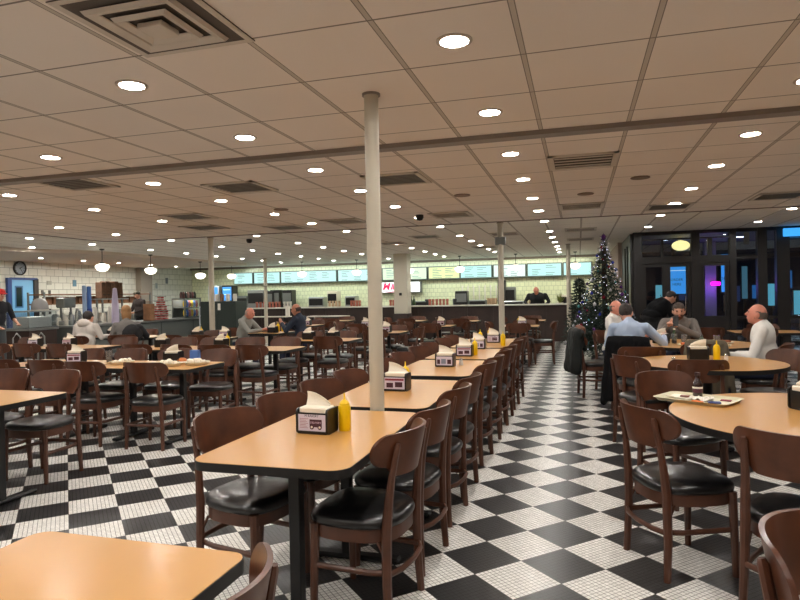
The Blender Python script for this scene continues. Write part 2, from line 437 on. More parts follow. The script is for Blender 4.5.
for x,y,l,t in ((TX(-8)-.1,5.08,'dark ceiling vent at upper left, before the left-hand row of vents',0),(TX(-6)+.1,5.9,'ceiling vent left of the tall post, second across',0),
    (TX(0),5.9,'bright slotted vent above the aisle, just behind the grey ceiling strip',1),(TX(-3)-.02,6.1,'ceiling vent beside the right side of the tall post top',0),
    (TX(0),9.0,'second slotted vent above the aisle, further back',1),(TX(2),9.6,'dark vent over the round tables near the glass entrance',0),(TX(4)+.05,9.1,'vent at far right of ceiling above the seated men',0),
    (TX(-9),7.7,'vent in the left ceiling, second row back',0),(TX(-3)-.07,9.15,'vent behind the tall post near the ceiling step',1),(TX(-6),9.2,'left vent of the pair before the ceiling step',1),
    (TX(-8),9.6,'small dark vent left of the thin left post',0),(TX(-10),9.0,'vent on the far left just before the ceiling step',0),(TX(-5)-.1,12.6,'small vent behind the ceiling step, centre left',0),
    (TX(-2)-.3,12.8,'small vent behind the step above the row of tables',1),(TX(0),12.6,'first pale-slatted vent behind the step above the aisle end',1),(TX(0),15.0,'second pale-slatted vent behind the step above the aisle end',1),
    (TX(-7),13.8,'tiny dark vent far back at left centre',0),(TX(-4),16.2,'tiny vent far back above the square column',1)):
    slot_vent(x,y,(CH if y<10.4 else CH+.02)-.001,l,t)
m=MB().cyl(.09,-.012,0,24,b=.004)
for x,y,l in ((-1.35,7.4,'flat round ceiling speaker left of the aisle lights'),(.65,7.0,'flat round ceiling speaker right of the aisle'),(-3.9,7.6,'flat round ceiling speaker left of the tall post'),(.1,7.9,'round ceiling speaker between the aisle vents')):
    tag(MB().cyl(.1,-.012,0,24,b=.004).build('ceiling_speaker',mat('speaker_beige',(128,110,96),.7),loc=(x,y,CH)),l,'speaker','round ceiling speakers')
# little black dome camera
for x,y,l in ((-6.6,11.4,'small black dome camera behind the ceiling step at left'),(-2.3,9.0,'small black ceiling sensor near the tall post')):
    tag(MB().lathe([(.0,-.09),(.04,-.08),(.06,-.04),(.06,0)],16).build('dome_camera',BLKPLAS,loc=(x,y,CH+(.02 if y>10.4 else 0))),l,'camera')
# ------------------------------------------------------------------ posts
def post(x,y,r,top,lab):
    o=empty('support_post',(x,y,0),0,lab,'post','cream round support posts')
    MB().cyl(r,0,top,28).build('shaft',POST,o)
    MB().cyl(r+.012,top-.012,top,28).build('top_collar',STRIP,o)
    MB().cyl(r+.01,0,.02,28).build('base_collar',POST,o)
    return o
post(-1.175,3.48,.043,CH,'tall cream round post standing between the first two tables')
p2=post(-1.3,10.75,.05,CH+.02,'cream round post behind the end of the long table row')
MB().box(-.09,.09,-.05,.05,2.28,2.42,b=.01).build('speaker_bracket',GALV,p2)
post(-.25,16.4,.055,CH+.02,'cream post beside the christmas tree')
post(-7.1,10.75,.055,CH+.02,'cream post in the left half, beside the dark green cabinet')
post(-9.45,17.25,.055,CH+.02,'slim cream post before the lit menu boards')
o=empty('square_column',(-5.1,17.7,0),0,'white square column with a dark base before the long counter','column')
MB().box(-.21,.21,-.21,.21,.88,CH+.02,b=.01).build('shaft',mat('white_column',(196,190,172),.6),o)
MB().box(-.23,.23,-.23,.23,0,.88,b=.01).build('base',DARKWOOD,o)
MB().box(-.04,.04,-.235,-.21,1.42,1.5).build('thermostat',BLKPLAS,o,smooth=False)
# ------------------------------------------------------------------ chair
def make_chair():
    t=empty('dining_chair',(0,0,0),0,'x','chair','dark wooden dining chairs')
    # seat cushion
    def outline(sc,n=40):
        p=[]
        for k in range(n):
            a=2*PI*k/n; c,s_=math.cos(a),math.sin(a); e=2/3.6
            x=.222*math.copysign(abs(c)**e,c); y=.215*math.copysign(abs(s_)**e,s_)
            w=1-.16*max(0,-y/.215)**1.3
            if y<-.1: w*=1-.10*((-y-.1)/.115)**2
            p.append((x*w*sc,(y-.005)*sc))
        return p
    m=MB(); lay=[(.93,.432),(1.0,.44),(1.02,.457),(1.0,.474),(.93,.486),(.78,.494),(.5,.499),(.2,.5)]
    n=40; vs=[];fs=[]
    for sc,z in lay: vs+=[(x,y+.005,z-.012) for x,y in outline(sc)]
    for q in range(len(lay)-1):
        for k in range(n): fs.append((q*n+k,q*n+(k+1)%n,(q+1)*n+(k+1)%n,(q+1)*n+k))
    fs.append(tuple(range(n))[::-1]); fs.append(tuple((len(lay)-1)*n+k for k in range(n)))
    m.add(vs,fs); m.build('seat_cushion',VINYL,t,ang=60)
    m=MB(); vs=[];fs=[]; a=outline(.95); b=outline(.86)
    vs=[(x,y,.365) for x,y in a]+[(x,y,.424) for x,y in a]+[(x,y,.424) for x,y in b]+[(x,y,.365) for x,y in b]
    for q in range(4):
        for k in range(n): fs.append((q*n+k,q*n+(k+1)%n,((q+1)%4)*n+(k+1)%n,((q+1)%4)*n+k))
    m.add(vs,fs); m.build('seat_frame',WOOD2,t)
    for sx in(-1,1):
        m=MB().tube([(sx*.2,.172,0),(sx*.196,.17,.2),(sx*.19,.165,.425)],1,8,sq=[(.015,.015),(.018,.018),(.021,.021)])
        m.build('leg',WOOD2,t)
    for sx in(-1,1):
        P=[(sx*.2,-.197,0),(sx*.193,-.186,.2),(sx*.186,-.185,.42),(sx*.18,-.197,.56),(sx*.174,-.211,.66),(sx*.17,-.238,.79),(sx*.17,-.242,.806)]
        m=MB().tube(P,1,8,sq=[(.015,.017),(.0175,.02),(.019,.022),(.018,.018),(.0165,.014),(.0155,.012),(.010,.008)])
        m.build('leg',WOOD2,t)
    def bk(u,v):
        x=math.sin((u*2-1)*PI/2); ax=abs(x)
        s=min(1,max(0,(ax-.52)/.26)); s=s*s*(3-2*s)
        zt=.852-.010*ax*ax; zb=.652+.05*s
        zm=.774
        if ax>.78:
            g=math.sqrt(max(0,1-((ax-.78)/.22)**2)); zt=zm+(zt-zm)*g; zb=zm-(zm-zb)*g
        z=zb+(zt-zb)*v
        X=.243*x; y=-.242-.22*(z-.64)+.125*x*x; h=.0075
        return (X,y+h,z),(X,y-h,z)
    m=MB().grid(bk,40,8); m.build('backrest',WOOD,t,ang=50)
    # stretcher bow
    P=[(-.193,.168,.235),(-.19,-.1,.235),(-.176,-.2,.24),(-.12,-.228,.243),(0,-.24,.244),(.12,-.228,.243),(.176,-.2,.24),(.19,-.1,.235),(.193,.172,.235)]
    m=MB().tube(P,1,8,sq=(.010,.013)); m.build('stretcher',WOOD2,t)
    for sx in(-1,1):
        m=MB().tube([(sx*.18,-.14,.37),(sx*.182,-.165,.325),(sx*.187,-.185,.29)],1,6,sq=(.007,.007)); m.build('corner_brace',WOOD2,t)
    return t
CH0=make_chair(); used=[False]
def chair(x,y,deg,label,group='dark wooden dining chairs'):
    rz=R(deg)
    if not used[0]:
        used[0]=True; CH0.location=(x,y,0); CH0.rotation_euler=(0,0,rz); CH0['label']=label; CH0['group']=group; return CH0
    return clone(CH0,(x,y,0),rz,label,group)
# ------------------------------------------------------------------ tables
def rect_table(x0,x1,y0,y1,lab,rad=.07,group='rectangular maple dining tables'):
    o=empty('dining_table',((x0+x1)/2,(y0+y1)/2,0),0,lab,'table',group)
    hx,hy=(x1-x0)/2,(y1-y0)/2
    p=rrect(-hx,hx,-hy,hy,rad)
    m=MB(); q=rrect(-hx+.003,hx-.003,-hy+.003,hy-.003,rad-.003)
    MB().prism(q,.755,.76).build('tabletop',MAPLE,o)
    MB().prism(p,.722,.7585).build('edge_band',BLACK,o)
    longx=hx>hy
    for s in(-1,1):
        m=MB()
        c=(s*(hx-.3),0) if longx else (0,s*(hy-.3))
        m.box(c[0]-.027,c[0]+.027,c[1]-.027,c[1]+.027,.03,.722,b=.004)
        m.build('column',BLKMETAL,o)
        m=MB()
        w=(hy if longx else hx)-.06
        k=MB()
        if longx: m.box(c[0]-.035,c[0]+.035,-w,w,.006,.035,b=.01); k.box(c[0]-.05,c[0]+.05,-w+.02,w-.02,.70,.722)
        else: m.box(-w,w,c[1]-.035,c[1]+.035,.006,.035,b=.01); k.box(-w+.02,w-.02,c[1]-.05,c[1]+.05,.70,.722)
        k.build('top_bracket',BLKMETAL,o)
        for e in(-1,1):
            if longx: m.cyl(.014,0,.008,10,c=(c[0],e*(w-.03),0))
            else: m.cyl(.014,0,.008,10,c=(e*(w-.03),c[1],0))
        m.build('foot',BLKMETAL,o)
    return o
def round_table(x,y,r,lab):
    o=empty('round_table',(x,y,0),0,lab,'table','round maple dining tables')
    n=72
    c=[(math.cos(2*PI*k/n),math.sin(2*PI*k/n)) for k in range(n)]
    MB().prism([(a*(r-.003),b*(r-.003)) for a,b in c],.755,.76).build('tabletop',MAPLE,o)
    MB().prism([(a*r,b*r) for a,b in c],.722,.7585).build('edge_band',BLACK,o)
    MB().cyl(.04,.03,.722,20).build('column',BLKMETAL,o)
    m=MB()
    for a in(0,PI/2): m.box(-.33,.33,-.04,.04,.006,.04,Matrix.Rotation(a+.4,4,'Z'),b=.01)
    for k in range(4): m.cyl(.015,0,.01,10,c=(.3*math.cos(.4+k*PI/2),.3*math.sin(.4+k*PI/2),0))
    m.build('foot',BLKMETAL,o)
    return o
# ------------------------------------------------------------------ table layout
ROWG='maple tables of the long row'
rect_table(-1.56,-.855,.25,1.45,'maple table with black edge at the lower left corner, nearest the viewer',.05)
ROW=[(2.21,3.43,'front'),(3.53,4.75,'second'),(4.98,6.2,'third'),(6.3,7.52,'fourth'),(7.65,9.2,'last')]
for i,(a,b,n) in enumerate(ROW):
    rect_table(-1.6,-.885,a,b,'%s maple table of the long row beside the checkered aisle'%n,.085,ROWG)
def two(lst,x,deg,side,tabs):
    for i,y in enumerate(lst):
        q='nearer' if i%2==0 else 'farther'
        chair(x-(.04 if (deg<0 and i==0) else 0)+random.uniform(-.012,.012),y,deg+random.uniform(-2,2),'dark wooden chair, %s one on the %s side of the long row\'s %s table'%(q,side,tabs[i//2]),'chairs along the long table row')
TN=['front','second','third','fourth','last']
ya=[2.70,3.24,3.92,4.45,5.3,5.86,6.5,7.05,7.8,8.4]; yb=[2.76,3.3,3.92,4.5,5.35,5.95,6.65,7.2,7.95,8.55]
two(ya,-.975,86,'aisle',TN); two(yb,-1.57,-100,'left',TN)
chair(-.945,1.13,92,'dark wooden chair at the lower left corner table, light-edged curved backrest turned away','chairs at the corner table')
# left tables
LT=[]
def xtab(x0,x1,y0,y1,name,near,far,yn=.12,yf=.12,lab=None):
    rect_table(x0,x1,y0,y1,lab or ('maple table: '+name),.06)
    for side,xs,yy,dg in(('near',near,y0+yn,0),('far',far,y1+yf,180)):
        xs=sorted(xs,reverse=True)
        for i,x in enumerate(xs):
            pos=['right-hand','left-hand'][i] if len(xs)==2 else (['right-hand','middle','left-hand'][i] if len(xs)==3 else '')
            chair(x+random.uniform(-.015,.015),yy+random.uniform(-.02,.02),dg+random.uniform(-4,4),('dark wooden chair, %s %s-side one at the %s'%(pos,side,name)).replace(',  ',', '),'chairs at the left tables')
xtab(-4.91,-3.69,3.03,3.71,'left table nearest the viewer',[-4.25,-4.78],[-4.28,-4.82],-.1,.28,'bare maple table at the left edge of the picture, nearest on that side')
xtab(-6.15,-4.93,3.03,3.71,'table cut by the left edge',[-5.9],[-5.4],-.1,.28,'bare maple table continuing beyond the left edge of the picture')
xtab(-4.87,-3.65,5.08,5.78,'left table holding food trays',[-4.05,-4.75],[-4.0,-4.6],.04,.25,'maple table with food baskets, second from the front on the left')
xtab(-6.1,-4.9,5.08,5.78,'table left of the food trays',[-5.32,-5.95],[-5.2,-5.8],.13,.2,'maple table just left of the one with food baskets')
xtab(-4.85,-3.6,7.02,7.7,'third left table from the front',[-4.02,-4.58],[-4.1,-4.7],.1,.22,'bare maple table, third from the front on the left, right-hand half')
xtab(-6.1,-4.88,7.02,7.7,'left table of the third line',[-5.15,-5.8],[-5.3,-5.85],.1,.22,'maple table, third from the front on the left, left-hand half')
xtab(-7.9,-6.68,7.05,7.75,'table before the white hooded customer',[-7.08,-7.75],[-7.0],.1,.25,'maple table in front of the customer in the white hood')
xtab(-9.2,-7.98,7.05,7.75,'table near the left kitchen step',[-8.3,-8.9],[-8.9],.1,.25,'maple table at far left nearest the kitchen display case')
xtab(-4.6,-3.35,8.6,9.28,'fourth left table from the front',[-3.62,-4.3],[-3.8,-4.4],.08,.15,'maple table behind the third left table, right-hand half')
xtab(-7.0,-5.75,8.85,9.53,'table near the thin left post',[-6.05,-6.62],[-6.5],.12,.2,'maple table before the man in the grey jumper')
xtab(-8.7,-7.4,9.3,9.98,'table before the blonde customer',[],[-8.3],.0,.2,'maple table beyond the white hooded customer')
def dtab(cx,cy,name,n=4,lab=None):
    rect_table(cx-.36,cx+.36,cy-.36,cy+.36,lab or ('small square maple table, '+name),.05,'small square tables near the back counter')
    ps=[(cx,cy-.45,0,'near'),(cx,cy+.45,180,'far'),(cx-.45,cy,-90,'left'),(cx+.45,cy,90,'right')]
    for x,y,d,s in ps[:n]:
        chair(x,y,d+random.uniform(-5,5),'dark wooden chair on the %s side of the small table %s'%(s,name),'chairs at the small back tables')
dtab(-3.45,10.8,'right of the tall post')
dtab(-2.95,12.9,'just before the square column')
dtab(-1.15,12.7,'behind the long row end')
dtab(-4.6,12.9,'left of the post')
dtab(-6.3,13.4,'behind the dark blue man')
dtab(-2.75,15.1,'close to the back counter',3)
dtab(-4.2,15.4,'left of the square column',3)
dtab(-6.4,15.8,'back row, farthest left',3)
dtab(-1.15,15.2,'nearest the aisle end',3)
# round tables
round_table(1.25,3.72,.77,'round maple table holding the food tray, nearest of the round tables')
round_table(1.14,6.27,.655,'middle round maple table with a mustard bottle on it')
round_table(1.4,8.4,.72,'round maple table where the four men sit')
RG='chairs around the round tables'
chair(.495,3.505,-66,'dark wooden chair left of the nearest round table, whole chair in view',RG)
chair(.66,4.57,-146,'dark wooden chair behind the food tray at the nearest round table',RG)
chair(.94,3.04,-32,'dark wooden chair on the near side of the tray table, at the right edge',RG)
chair(.70,1.62,-125,'dark wooden chair at the bottom right corner, cut off by the frame',RG)
chair(.58,6.1,-55,'dark wooden chair on the left side of the mustard round table',RG)
chair(.97,5.89,1,'dark wooden chair on the near side of the mustard round table',RG)
chair(1.77,5.94,82,'dark wooden chair on the right side of the mustard round table',RG)
chair(.62,7.1,4,'dark wooden chair between the mustard table and the long black coat',RG)
chair(1.72,6.5,113,'dark wooden chair right of the mustard table, before the white-shirted man',RG)
chair(2.0,4.3,105,'dark wooden chair on the right side of the tray table',RG)
c_blue=chair(.6,7.9,-12,'dark wooden chair under the man in the light blue shirt, black coat on it',RG)
c_bald=chair(.48,9.52,-112,'dark wooden chair under the bald man by the tree',RG)
c_coat=chair(.2,8.85,-80,'dark wooden chair loaded with a black puffer coat beside the tree',RG)
c_phone=chair(1.36,9.5,176,'dark wooden chair under the man looking at his phone',RG)
c_white=chair(1.9,7.44,70,'dark wooden chair under the bald man in the white shirt',RG)
c_khaki=chair(1.3,7.5,2,'dark wooden chair with a khaki coat hung over its back',RG)
# tables by the glass
xtab(2.3,3.3,10.4,11.1,'table by the entrance glass, right',[2.6],[2.9],.0,.1,'maple table behind the bald man in white, by the entrance glass')
xtab(1.3,2.2,10.6,11.3,'table by the entrance glass, left',[1.9],[1.6],.0,.1,'maple table behind the phone man, by the entrance glass')
chair(2.95,9.0,150,'dark wooden chair at the right edge behind the white-shirted man',RG)
# ------------------------------------------------------------------ table items
CARD=mat('printed_card',(205,198,214),.7); INK=mat('ink_plum',(70,34,48),.7); INKB=mat('ink_dark',(40,36,58),.7); INKR=mat('ink_maroon',(136,50,66),.7)
def slab(m,x0,x1,z0,z1,y): m.box(x0,x1,y-.0006,y,z0,z1)
def make_disp(kind):
    o=empty('napkin_dispenser',(0,0,0),0,'x','napkin dispenser','black napkin dispensers on tables')
    w,h,d=.088,.125,.062
    m=MB()
    # body: side cheeks, back, base, rounded
    P=rrect(-d,d,0,h,.02,5)
    for s in(-1,1):
        vs=[(s*w,a,b) for a,b in P]+[(s*(w-.01),a,b) for a,b in P]; n=len(P)
        m.add(vs,[tuple(range(n)),tuple(range(n,2*n))[::-1]]+[(i,(i+1)%n,n+(i+1)%n,n+i) for i in range(n)])
    m.box(-w+.01,w-.01,-d+.008,d-.008,.0,.02); m.box(-w+.01,w-.01,-d+.006,d-.006,.02,h-.02)
    m.box(-w+.01,w-.01,-d,-d+.008,.002,.016)
    m.build('body',BLKPLAS,o)
    m=MB().box(-w+.012,w-.012,-d+.0035,-d+.006,.016,.098); c=m.build('menu_card',CARD,o)
    y=-d+.0034
    if kind==0:
        text_mesh('M BAKERY',.017,INKB,c,'printed_heading',face_negY((0,y,.091)))
        m=MB()
        slab(m,-.012,.056,.036,.074,y); 
        for a in(0,.044):
            m.add([(.0+a+.012*math.cos(2*PI*k/14),y-.0004,.036+.012*math.sin(2*PI*k/14)) for k in range(14)],[tuple(range(14))])
        m.build('printed_van',INK,c,smooth=False)
        text_mesh('DELIVERY',.014,mat('ink_pale',(206,180,200),.7),c,'printed_van_lettering',face_negY((.022,y-.001,.058)),.0002)
        m=MB()
        for a in(0,.044): m.add([(.0+a+.006*math.cos(2*PI*k/12),y-.0012,.036+.006*math.sin(2*PI*k/12)) for k in range(12)],[tuple(range(12))])
        m.build('printed_wheel',WHITE,c,smooth=False)
        m=MB()
        for k in range(7): slab(m,-.066,-.02-.006*(k%3),.03+k*.0075,.0318+k*.0075,y)
        m.build('printed_lines',INKR,c,smooth=False)
    elif kind==1:
        for k,(a,b) in enumerate(((-.068,-.04),(.028,.064))):
            m=MB(); slab(m,a,b,.028,.07,y); m.build('printed_picture',INK,c,smooth=False)
        m=MB(); slab(m,-.03,.015,.03,.075,y); m.build('printed_picture',mat('ink_grey',(120,130,150),.7),c,smooth=False)
    else:
        m=MB(); slab(m,-.07,.07,.076,.09,y); m.build('printed_band',INKR,c,smooth=False)
        for a,b,z0,z1 in((-.06,-.01,.026,.06),(.005,.06,.03,.066)):
            m=MB(); slab(m,a,b,z0,z1,y); m.build('printed_picture',INK,c,smooth=False)
    # napkin stack
    m=MB()
    m.box(-w+.014,w-.014,-d+.01,d-.012,.10,.131,b=.006)
    m.build('napkin_stack',NAPKIN,o)
    m=MB()
    def f(u,v):
        x=-.068+.136*u; z=.128+(.072-.05*u*u)*v; yy=.01+.02*math.sin(v*2.2)-.02*u*v
        return (x,yy,z),(x,yy+.003,z)
    m.grid(f,8,5); m.build('pulled_napkin',NAPKIN,o)
    return o
DP=[make_disp(k) for k in range(3)]; dused=[False]*3
def disp(k,x,y,z,deg,lab):
    if not dused[k]:
        dused[k]=True; o=DP[k]; o.location=(x,y,z); o.rotation_euler=(0,0,R(deg)); o['label']=lab; return o
    return clone(DP[k],(x,y,z),R(deg),lab)
bott=empty('mustard_bottle',(0,0,0),0,'x','mustard bottle','yellow mustard squeeze bottles')
MB().lathe([(.0,0),(.029,0),(.031,.004),(.031,.12),(.029,.128),(.026,.13)],20).build('body',YELLOW,bott)
MB().lathe([(.0265,.129),(.0268,.138),(.018,.15),(.008,.156),(.0055,.16),(.0035,.19),(.0,.191)],20).build('nozzle_cap',YELLOW,bott)
bused=[0]
def mustard(x,y,z,lab):
    if not bused[0]: bused[0]=1; bott.location=(x,y,z); bott['label']=lab; return
    clone(bott,(x,y,z),0,lab)
shk=empty('salt_shaker',(0,0,0),0,'x','salt shaker','small white salt shakers')
MB().lathe([(0,0),(.017,0),(.02,.01),(.017,.05),(.0,.05)],14).build('jar',mat('salt_white',(214,210,205),.3),shk)
MB().lathe([(.0175,.05),(.017,.06),(.01,.07),(0,.071)],14).build('cap',CHROME,shk)
sused=[0]
def shaker(x,y,z,lab):
    if not sused[0]: sused[0]=1; shk.location=(x,y,z); shk['label']=lab; return
    clone(shk,(x,y,z),0,lab)
T=.76
disp(0,-1.28,2.84,T,-4,'black napkin dispenser with a van printed card on the front row table')
mustard(-1.155,2.9,T,'yellow mustard bottle beside the van-printed dispenser on the front row table')
disp(2,-1.265,4.2,T,-2,'black napkin dispenser right of the tall post, maroon band on its card')
mustard(-1.24,4.34,T,'mustard bottle behind the dispenser right of the tall post')
shaker(-1.36,4.32,T,'white salt shaker behind the dispenser next to the tall post')
disp(1,-1.22,5.66,T,0,'black napkin dispenser with dark pictures, third table of the long row')
shaker(-1.09,5.76,T,'white salt shaker right of the dark-pictured dispenser')
disp(2,-1.21,6.62,T,0,'black napkin dispenser with a yellow cap peeking out behind, fourth row table')
mustard(-1.12,6.75,T,'mustard bottle behind the fourth dispenser of the long row')
disp(1,-1.2,7.5,T,0,'fifth black napkin dispenser along the long row')
disp(0,-1.14,8.45,T,0,'farthest black napkin dispenser on the long row')
mustard(-1.3,8.3,T,'mustard bottle near the far end of the long row')
mustard(-.95,7.95,T,'mustard bottle standing near the thin post at the row end')
mustard(-1.25,8.85,T,'last mustard bottle at the very end of the long row')
disp(2,1.22,3.88,T,118,'black napkin dispenser on the tray table at the right edge')
disp(2,1.1,6.5,T,182,'black napkin dispenser seen from behind beside the mustard bottle')
mustard(1.25,6.42,T,'bright yellow mustard bottle on the middle round table')
shaker(1.33,6.42,T,'white salt shaker right of the mustard bottle on the middle round table')
shaker(.82,6.05,T,'small white condiment pot at the left of the middle round table')
for k,x,y,d,l in ((2,-5.42,5.55,15,'black napkin dispenser with white card left of the plastic cup'),(1,-4.2,5.62,190,'black napkin dispenser between food basket and blue pack'),
    (0,-8.0,7.4,10,'far left napkin dispenser with pale card'),(2,-7.45,7.5,0,'napkin dispenser before the white hooded customer'),(1,-5.75,7.45,190,'napkin dispenser with a yellow cap above it, third left table'),
    (0,-4.78,7.45,170,'napkin dispenser at the centre of the third left table'),(2,-5.9,9.3,5,'napkin dispenser by the man in grey'),(1,-3.75,9.0,160,'napkin dispenser at the right end of the fourth left table'),
    (1,-6.45,9.3,180,'napkin dispenser near the thin left post'),(1,-8.6,9.7,190,'napkin dispenser beyond the blonde customer')):
    disp(k,x,y,T,d,l)
for x,y,l in ((-8.13,7.5,'mustard bottle at far left beside the pale card'),(-5.78,7.55,'mustard bottle behind the dispenser on the third left table'),(-4.78,7.6,'mustard bottle on the third left table, right half'),
    (-5.74,10.95,'left mustard bottle between the two men'),(-5.66,11.0,'right mustard bottle between the two men'),(-3.5,10.95,'mustard bottle on the small table right of the tall post'),
    (-6.45,9.42,'mustard bottle near the thin left post'),(-6.3,13.5,'mustard bottle on the small table behind the men'),(-1.2,12.8,'mustard bottle on the small table behind the long row'),
    (-2.95,13.1,'mustard bottle before the square column'),(-4.6,12.95,'mustard bottle on the back table left of the tall post'),(-8.62,9.8,'mustard bottle beyond the blonde customer')):
    mustard(x,y,T,l)
for k,x,y,d,l in ((2,-3.42,10.75,0,'napkin dispenser on the small table right of the tall post'),(2,-6.22,13.35,0,'napkin dispenser on the small table behind the men'),(0,-1.12,12.65,0,'napkin dispenser on the small table behind the long row'),(2,-2.87,12.95,0,'napkin dispenser on the small table before the square column'),(1,-4.55,12.8,0,'napkin dispenser on the back table left of the tall post'),(0,-4.15,8.95,170,'napkin dispenser on the fourth left table, facing away')):
    disp(k,x,y,T,d,l)
# food on left table
def basket(x,y,lab,seed,big):
    rr=random.Random(seed)
    o=empty('food_basket',(x,y,T),0,lab,'food basket')
    MB().lathe([(.0,.002),(.1,.002),(.125,.03),(.13,.03),(.104,-.0),(.0,0)],20).build('basket',CREAM,o)
    m=MB()
    for k in range(16 if big else 9):
        a=rr.uniform(0,2*PI);q=rr.uniform(0,.085)
        m.sphere((q*math.cos(a),q*math.sin(a),.03+rr.uniform(0,.02)),(rr.uniform(.018,.035),rr.uniform(.015,.03),rr.uniform(.012,.022)),7,5)
    m.build('crumpled_paper',NAPKIN,o)
    return o
basket(-4.72,5.45,'cream food basket with lid beside the plastic cup',1,False)
basket(-4.05,5.35,'paper-lined food basket at centre of the left food table',2,True)
basket(-3.82,5.5,'paper-lined food basket at the right end of the left food table',3,True)
o=empty('sandwich_basket',(-4.1,5.62,T),0,'small basket with an orange-brown sandwich half','sandwich')
MB().sphere((0,0,.03),(.06,.05,.028),10,6).build('bread',mat('toast',(196,120,70),.8,var=.2),o)
MB().sphere((.0,0,.012),(.07,.06,.012),10,6).build('wrapper',NAPKIN,o)
def cup(x,y,z,lab,h=.13,m_=None):
    o=empty('drinking_cup',(x,y,z),0,lab,'cup')
    MB().lathe([(.0,.0),(.028,0),(.04,h),(.0385,h),(.027,.003),(.0,.003)],20).build('cup_wall',m_ or CLEARP,o)
    MB().lathe([(0,.004),(.0265,.004),(.031,h*.35),(0,h*.35)],20).build('drink',mat('iced_water',(200,190,190),.2,trans=.5),o)
    return o
cup(-5.02,5.6,T,'clear plastic cup on the left food table')
tag(MB().box(-.05,.05,-.03,.03,0,.13,b=.006).build('blue_carton',BLUE,loc=(-4.0,5.72,T),rz=.2),'blue drink carton beside the dispenser on the food table','carton')
# tray with bottle on R1
tr=empty('food_tray',(.69,4.1,T),R(-32),'cream tray with rubbish and sauce packets on the nearest round table','tray')
m=MB(); P=[rrect(-.2,.2,-.13,.13,.03),rrect(-.215,.215,-.145,.145,.035),rrect(-.223,.223,-.153,.153,.04),rrect(-.208,.208,-.138,.138,.032),rrect(-.196,.196,-.126,.126,.028)]
zs=[0,.018,.02,.016,.006]; n=len(P[0]); vs=[];fs=[]
for p,z in zip(P,zs): vs+=[(a,b,z) for a,b in p]
for q in range(4):
    for k in range(n): fs.append((q*n+k,q*n+(k+1)%n,(q+1)*n+(k+1)%n,(q+1)*n+k))
fs.append(tuple(range(n))[::-1]); fs.append(tuple(4*n+k for k in range(n)))
m.add(vs,fs); m.build('tray_body',mat('tray_cream',(206,200,168),.45),tr)
trm=Matrix.Translation((.69,4.1,T))@Matrix.Rotation(R(-32),4,'Z')
def ontray(name,mb_,m_,p,rz,lab,cat):
    q=trm@Vector(p); return tag(mb_.build(name,m_,loc=q,rz=R(-32)+rz),lab,cat)
def crumple(w,h,t,seed):
    rr=random.Random(seed); m=MB()
    N_=[[rr.uniform(0,t) for _ in range(9)] for _ in range(9)]
    def f(u,v):
        z=.002+N_[int(u*8)][int(v*8)]; return ((u-.5)*w,(v-.5)*h,z+.003),((u-.5)*w,(v-.5)*h,z)
    return m.grid(f,8,8)
ontray('paper_wrapper',crumple(.13,.1,.022,5),WHITE,(.03,-.02,.006),.3,'crumpled white sandwich paper in the middle of the tray','paper')
ontray('paper_wrapper',crumple(.16,.12,.006,6),NAPKIN,(-.1,.02,.0062),-.1,'flat napkin on the left of the tray','paper')
ontray('sauce_packet',MB().box(-.03,.03,-.02,.02,0,.008,b=.003),mat('packet_brown',(110,58,44),.5),(-.07,-.01,.0185),.2,'brown sauce packet on the napkin in the tray','sauce packet')
ontray('sauce_packet',MB().box(-.03,.03,-.018,.018,0,.008,b=.003),mat('packet_orange',(226,120,56),.5),(.035,-.09,.0065),-.1,'orange packet at the near edge of the tray','sauce packet')
ontray('sauce_packet',MB().box(-.035,.035,-.02,.02,0,.01,b=.003),mat('packet_blue',(60,70,120),.5),(.12,-.06,.0065),.5,'blue and white packet at the right of the tray','sauce packet')
ontray('sauce_packet',MB().box(-.03,.03,-.018,.018,0,.007,b=.003),INKR,(.14,.06,.0065),.2,'maroon packet at the far right of the tray','sauce packet')
o=empty('glass_bottle',tuple(trm@Vector((-.04,.095,.0065))),0,'dark ketchup bottle standing on the cream tray','bottle')
MB().lathe([(0,0),(.026,0),(.029,.006),(.029,.075),(.024,.095),(.014,.115),(.013,.135),(0,.135)],24).build('glass_body',mat('dark_glass',(34,14,14),.08,coat=.6),o)
MB().lathe([(.0295,.03),(.0295,.068)],24).build('label_band',mat('label_plum',(84,40,50),.6),o)
MB().lathe([(.0298,.055),(.0298,.066)],24).build('label_stripe',WHITE,o)
MB().cyl(.016,.133,.155,18,b=.002).build('cap',mat('white_cap',(60,40,42),.4),o)
# things on the men's table
def bottle_small(x,y,z,r,h,m_,lab,cap=None):
    o=empty('sauce_bottle',(x,y,z),0,lab,'bottle')
    MB().lathe([(0,0),(r,0),(r,h*.6),(r*.5,h*.75),(r*.4,h*.9),(0,h*.9)],16).build('body',m_,o)
    MB().cyl(r*.5,h*.89,h,12).build('cap',cap or WHITE,o); return o
disp(1,1.0,8.42,T,150,'black napkin dispenser on the men\'s table beside the blue-shirted man')
bottle_small(1.42,8.12,T,.03,.13,mat('green_can',(70,84,72),.3),'dark green drink can at the front of the men\'s table',CHROME)
cup(1.16,8.45,T,'clear cup right of the dispenser on the men\'s table',.12)
cup(1.26,8.35,T,'second clear cup near the phone man\'s elbow',.12)
cup(1.62,8.3,T,'clear cup at the right part of the men\'s table',.11)
bottle_small(1.2,8.75,T,.03,.17,mat('bottle_green',(48,66,40),.2),'dark green bottle before the phone man')
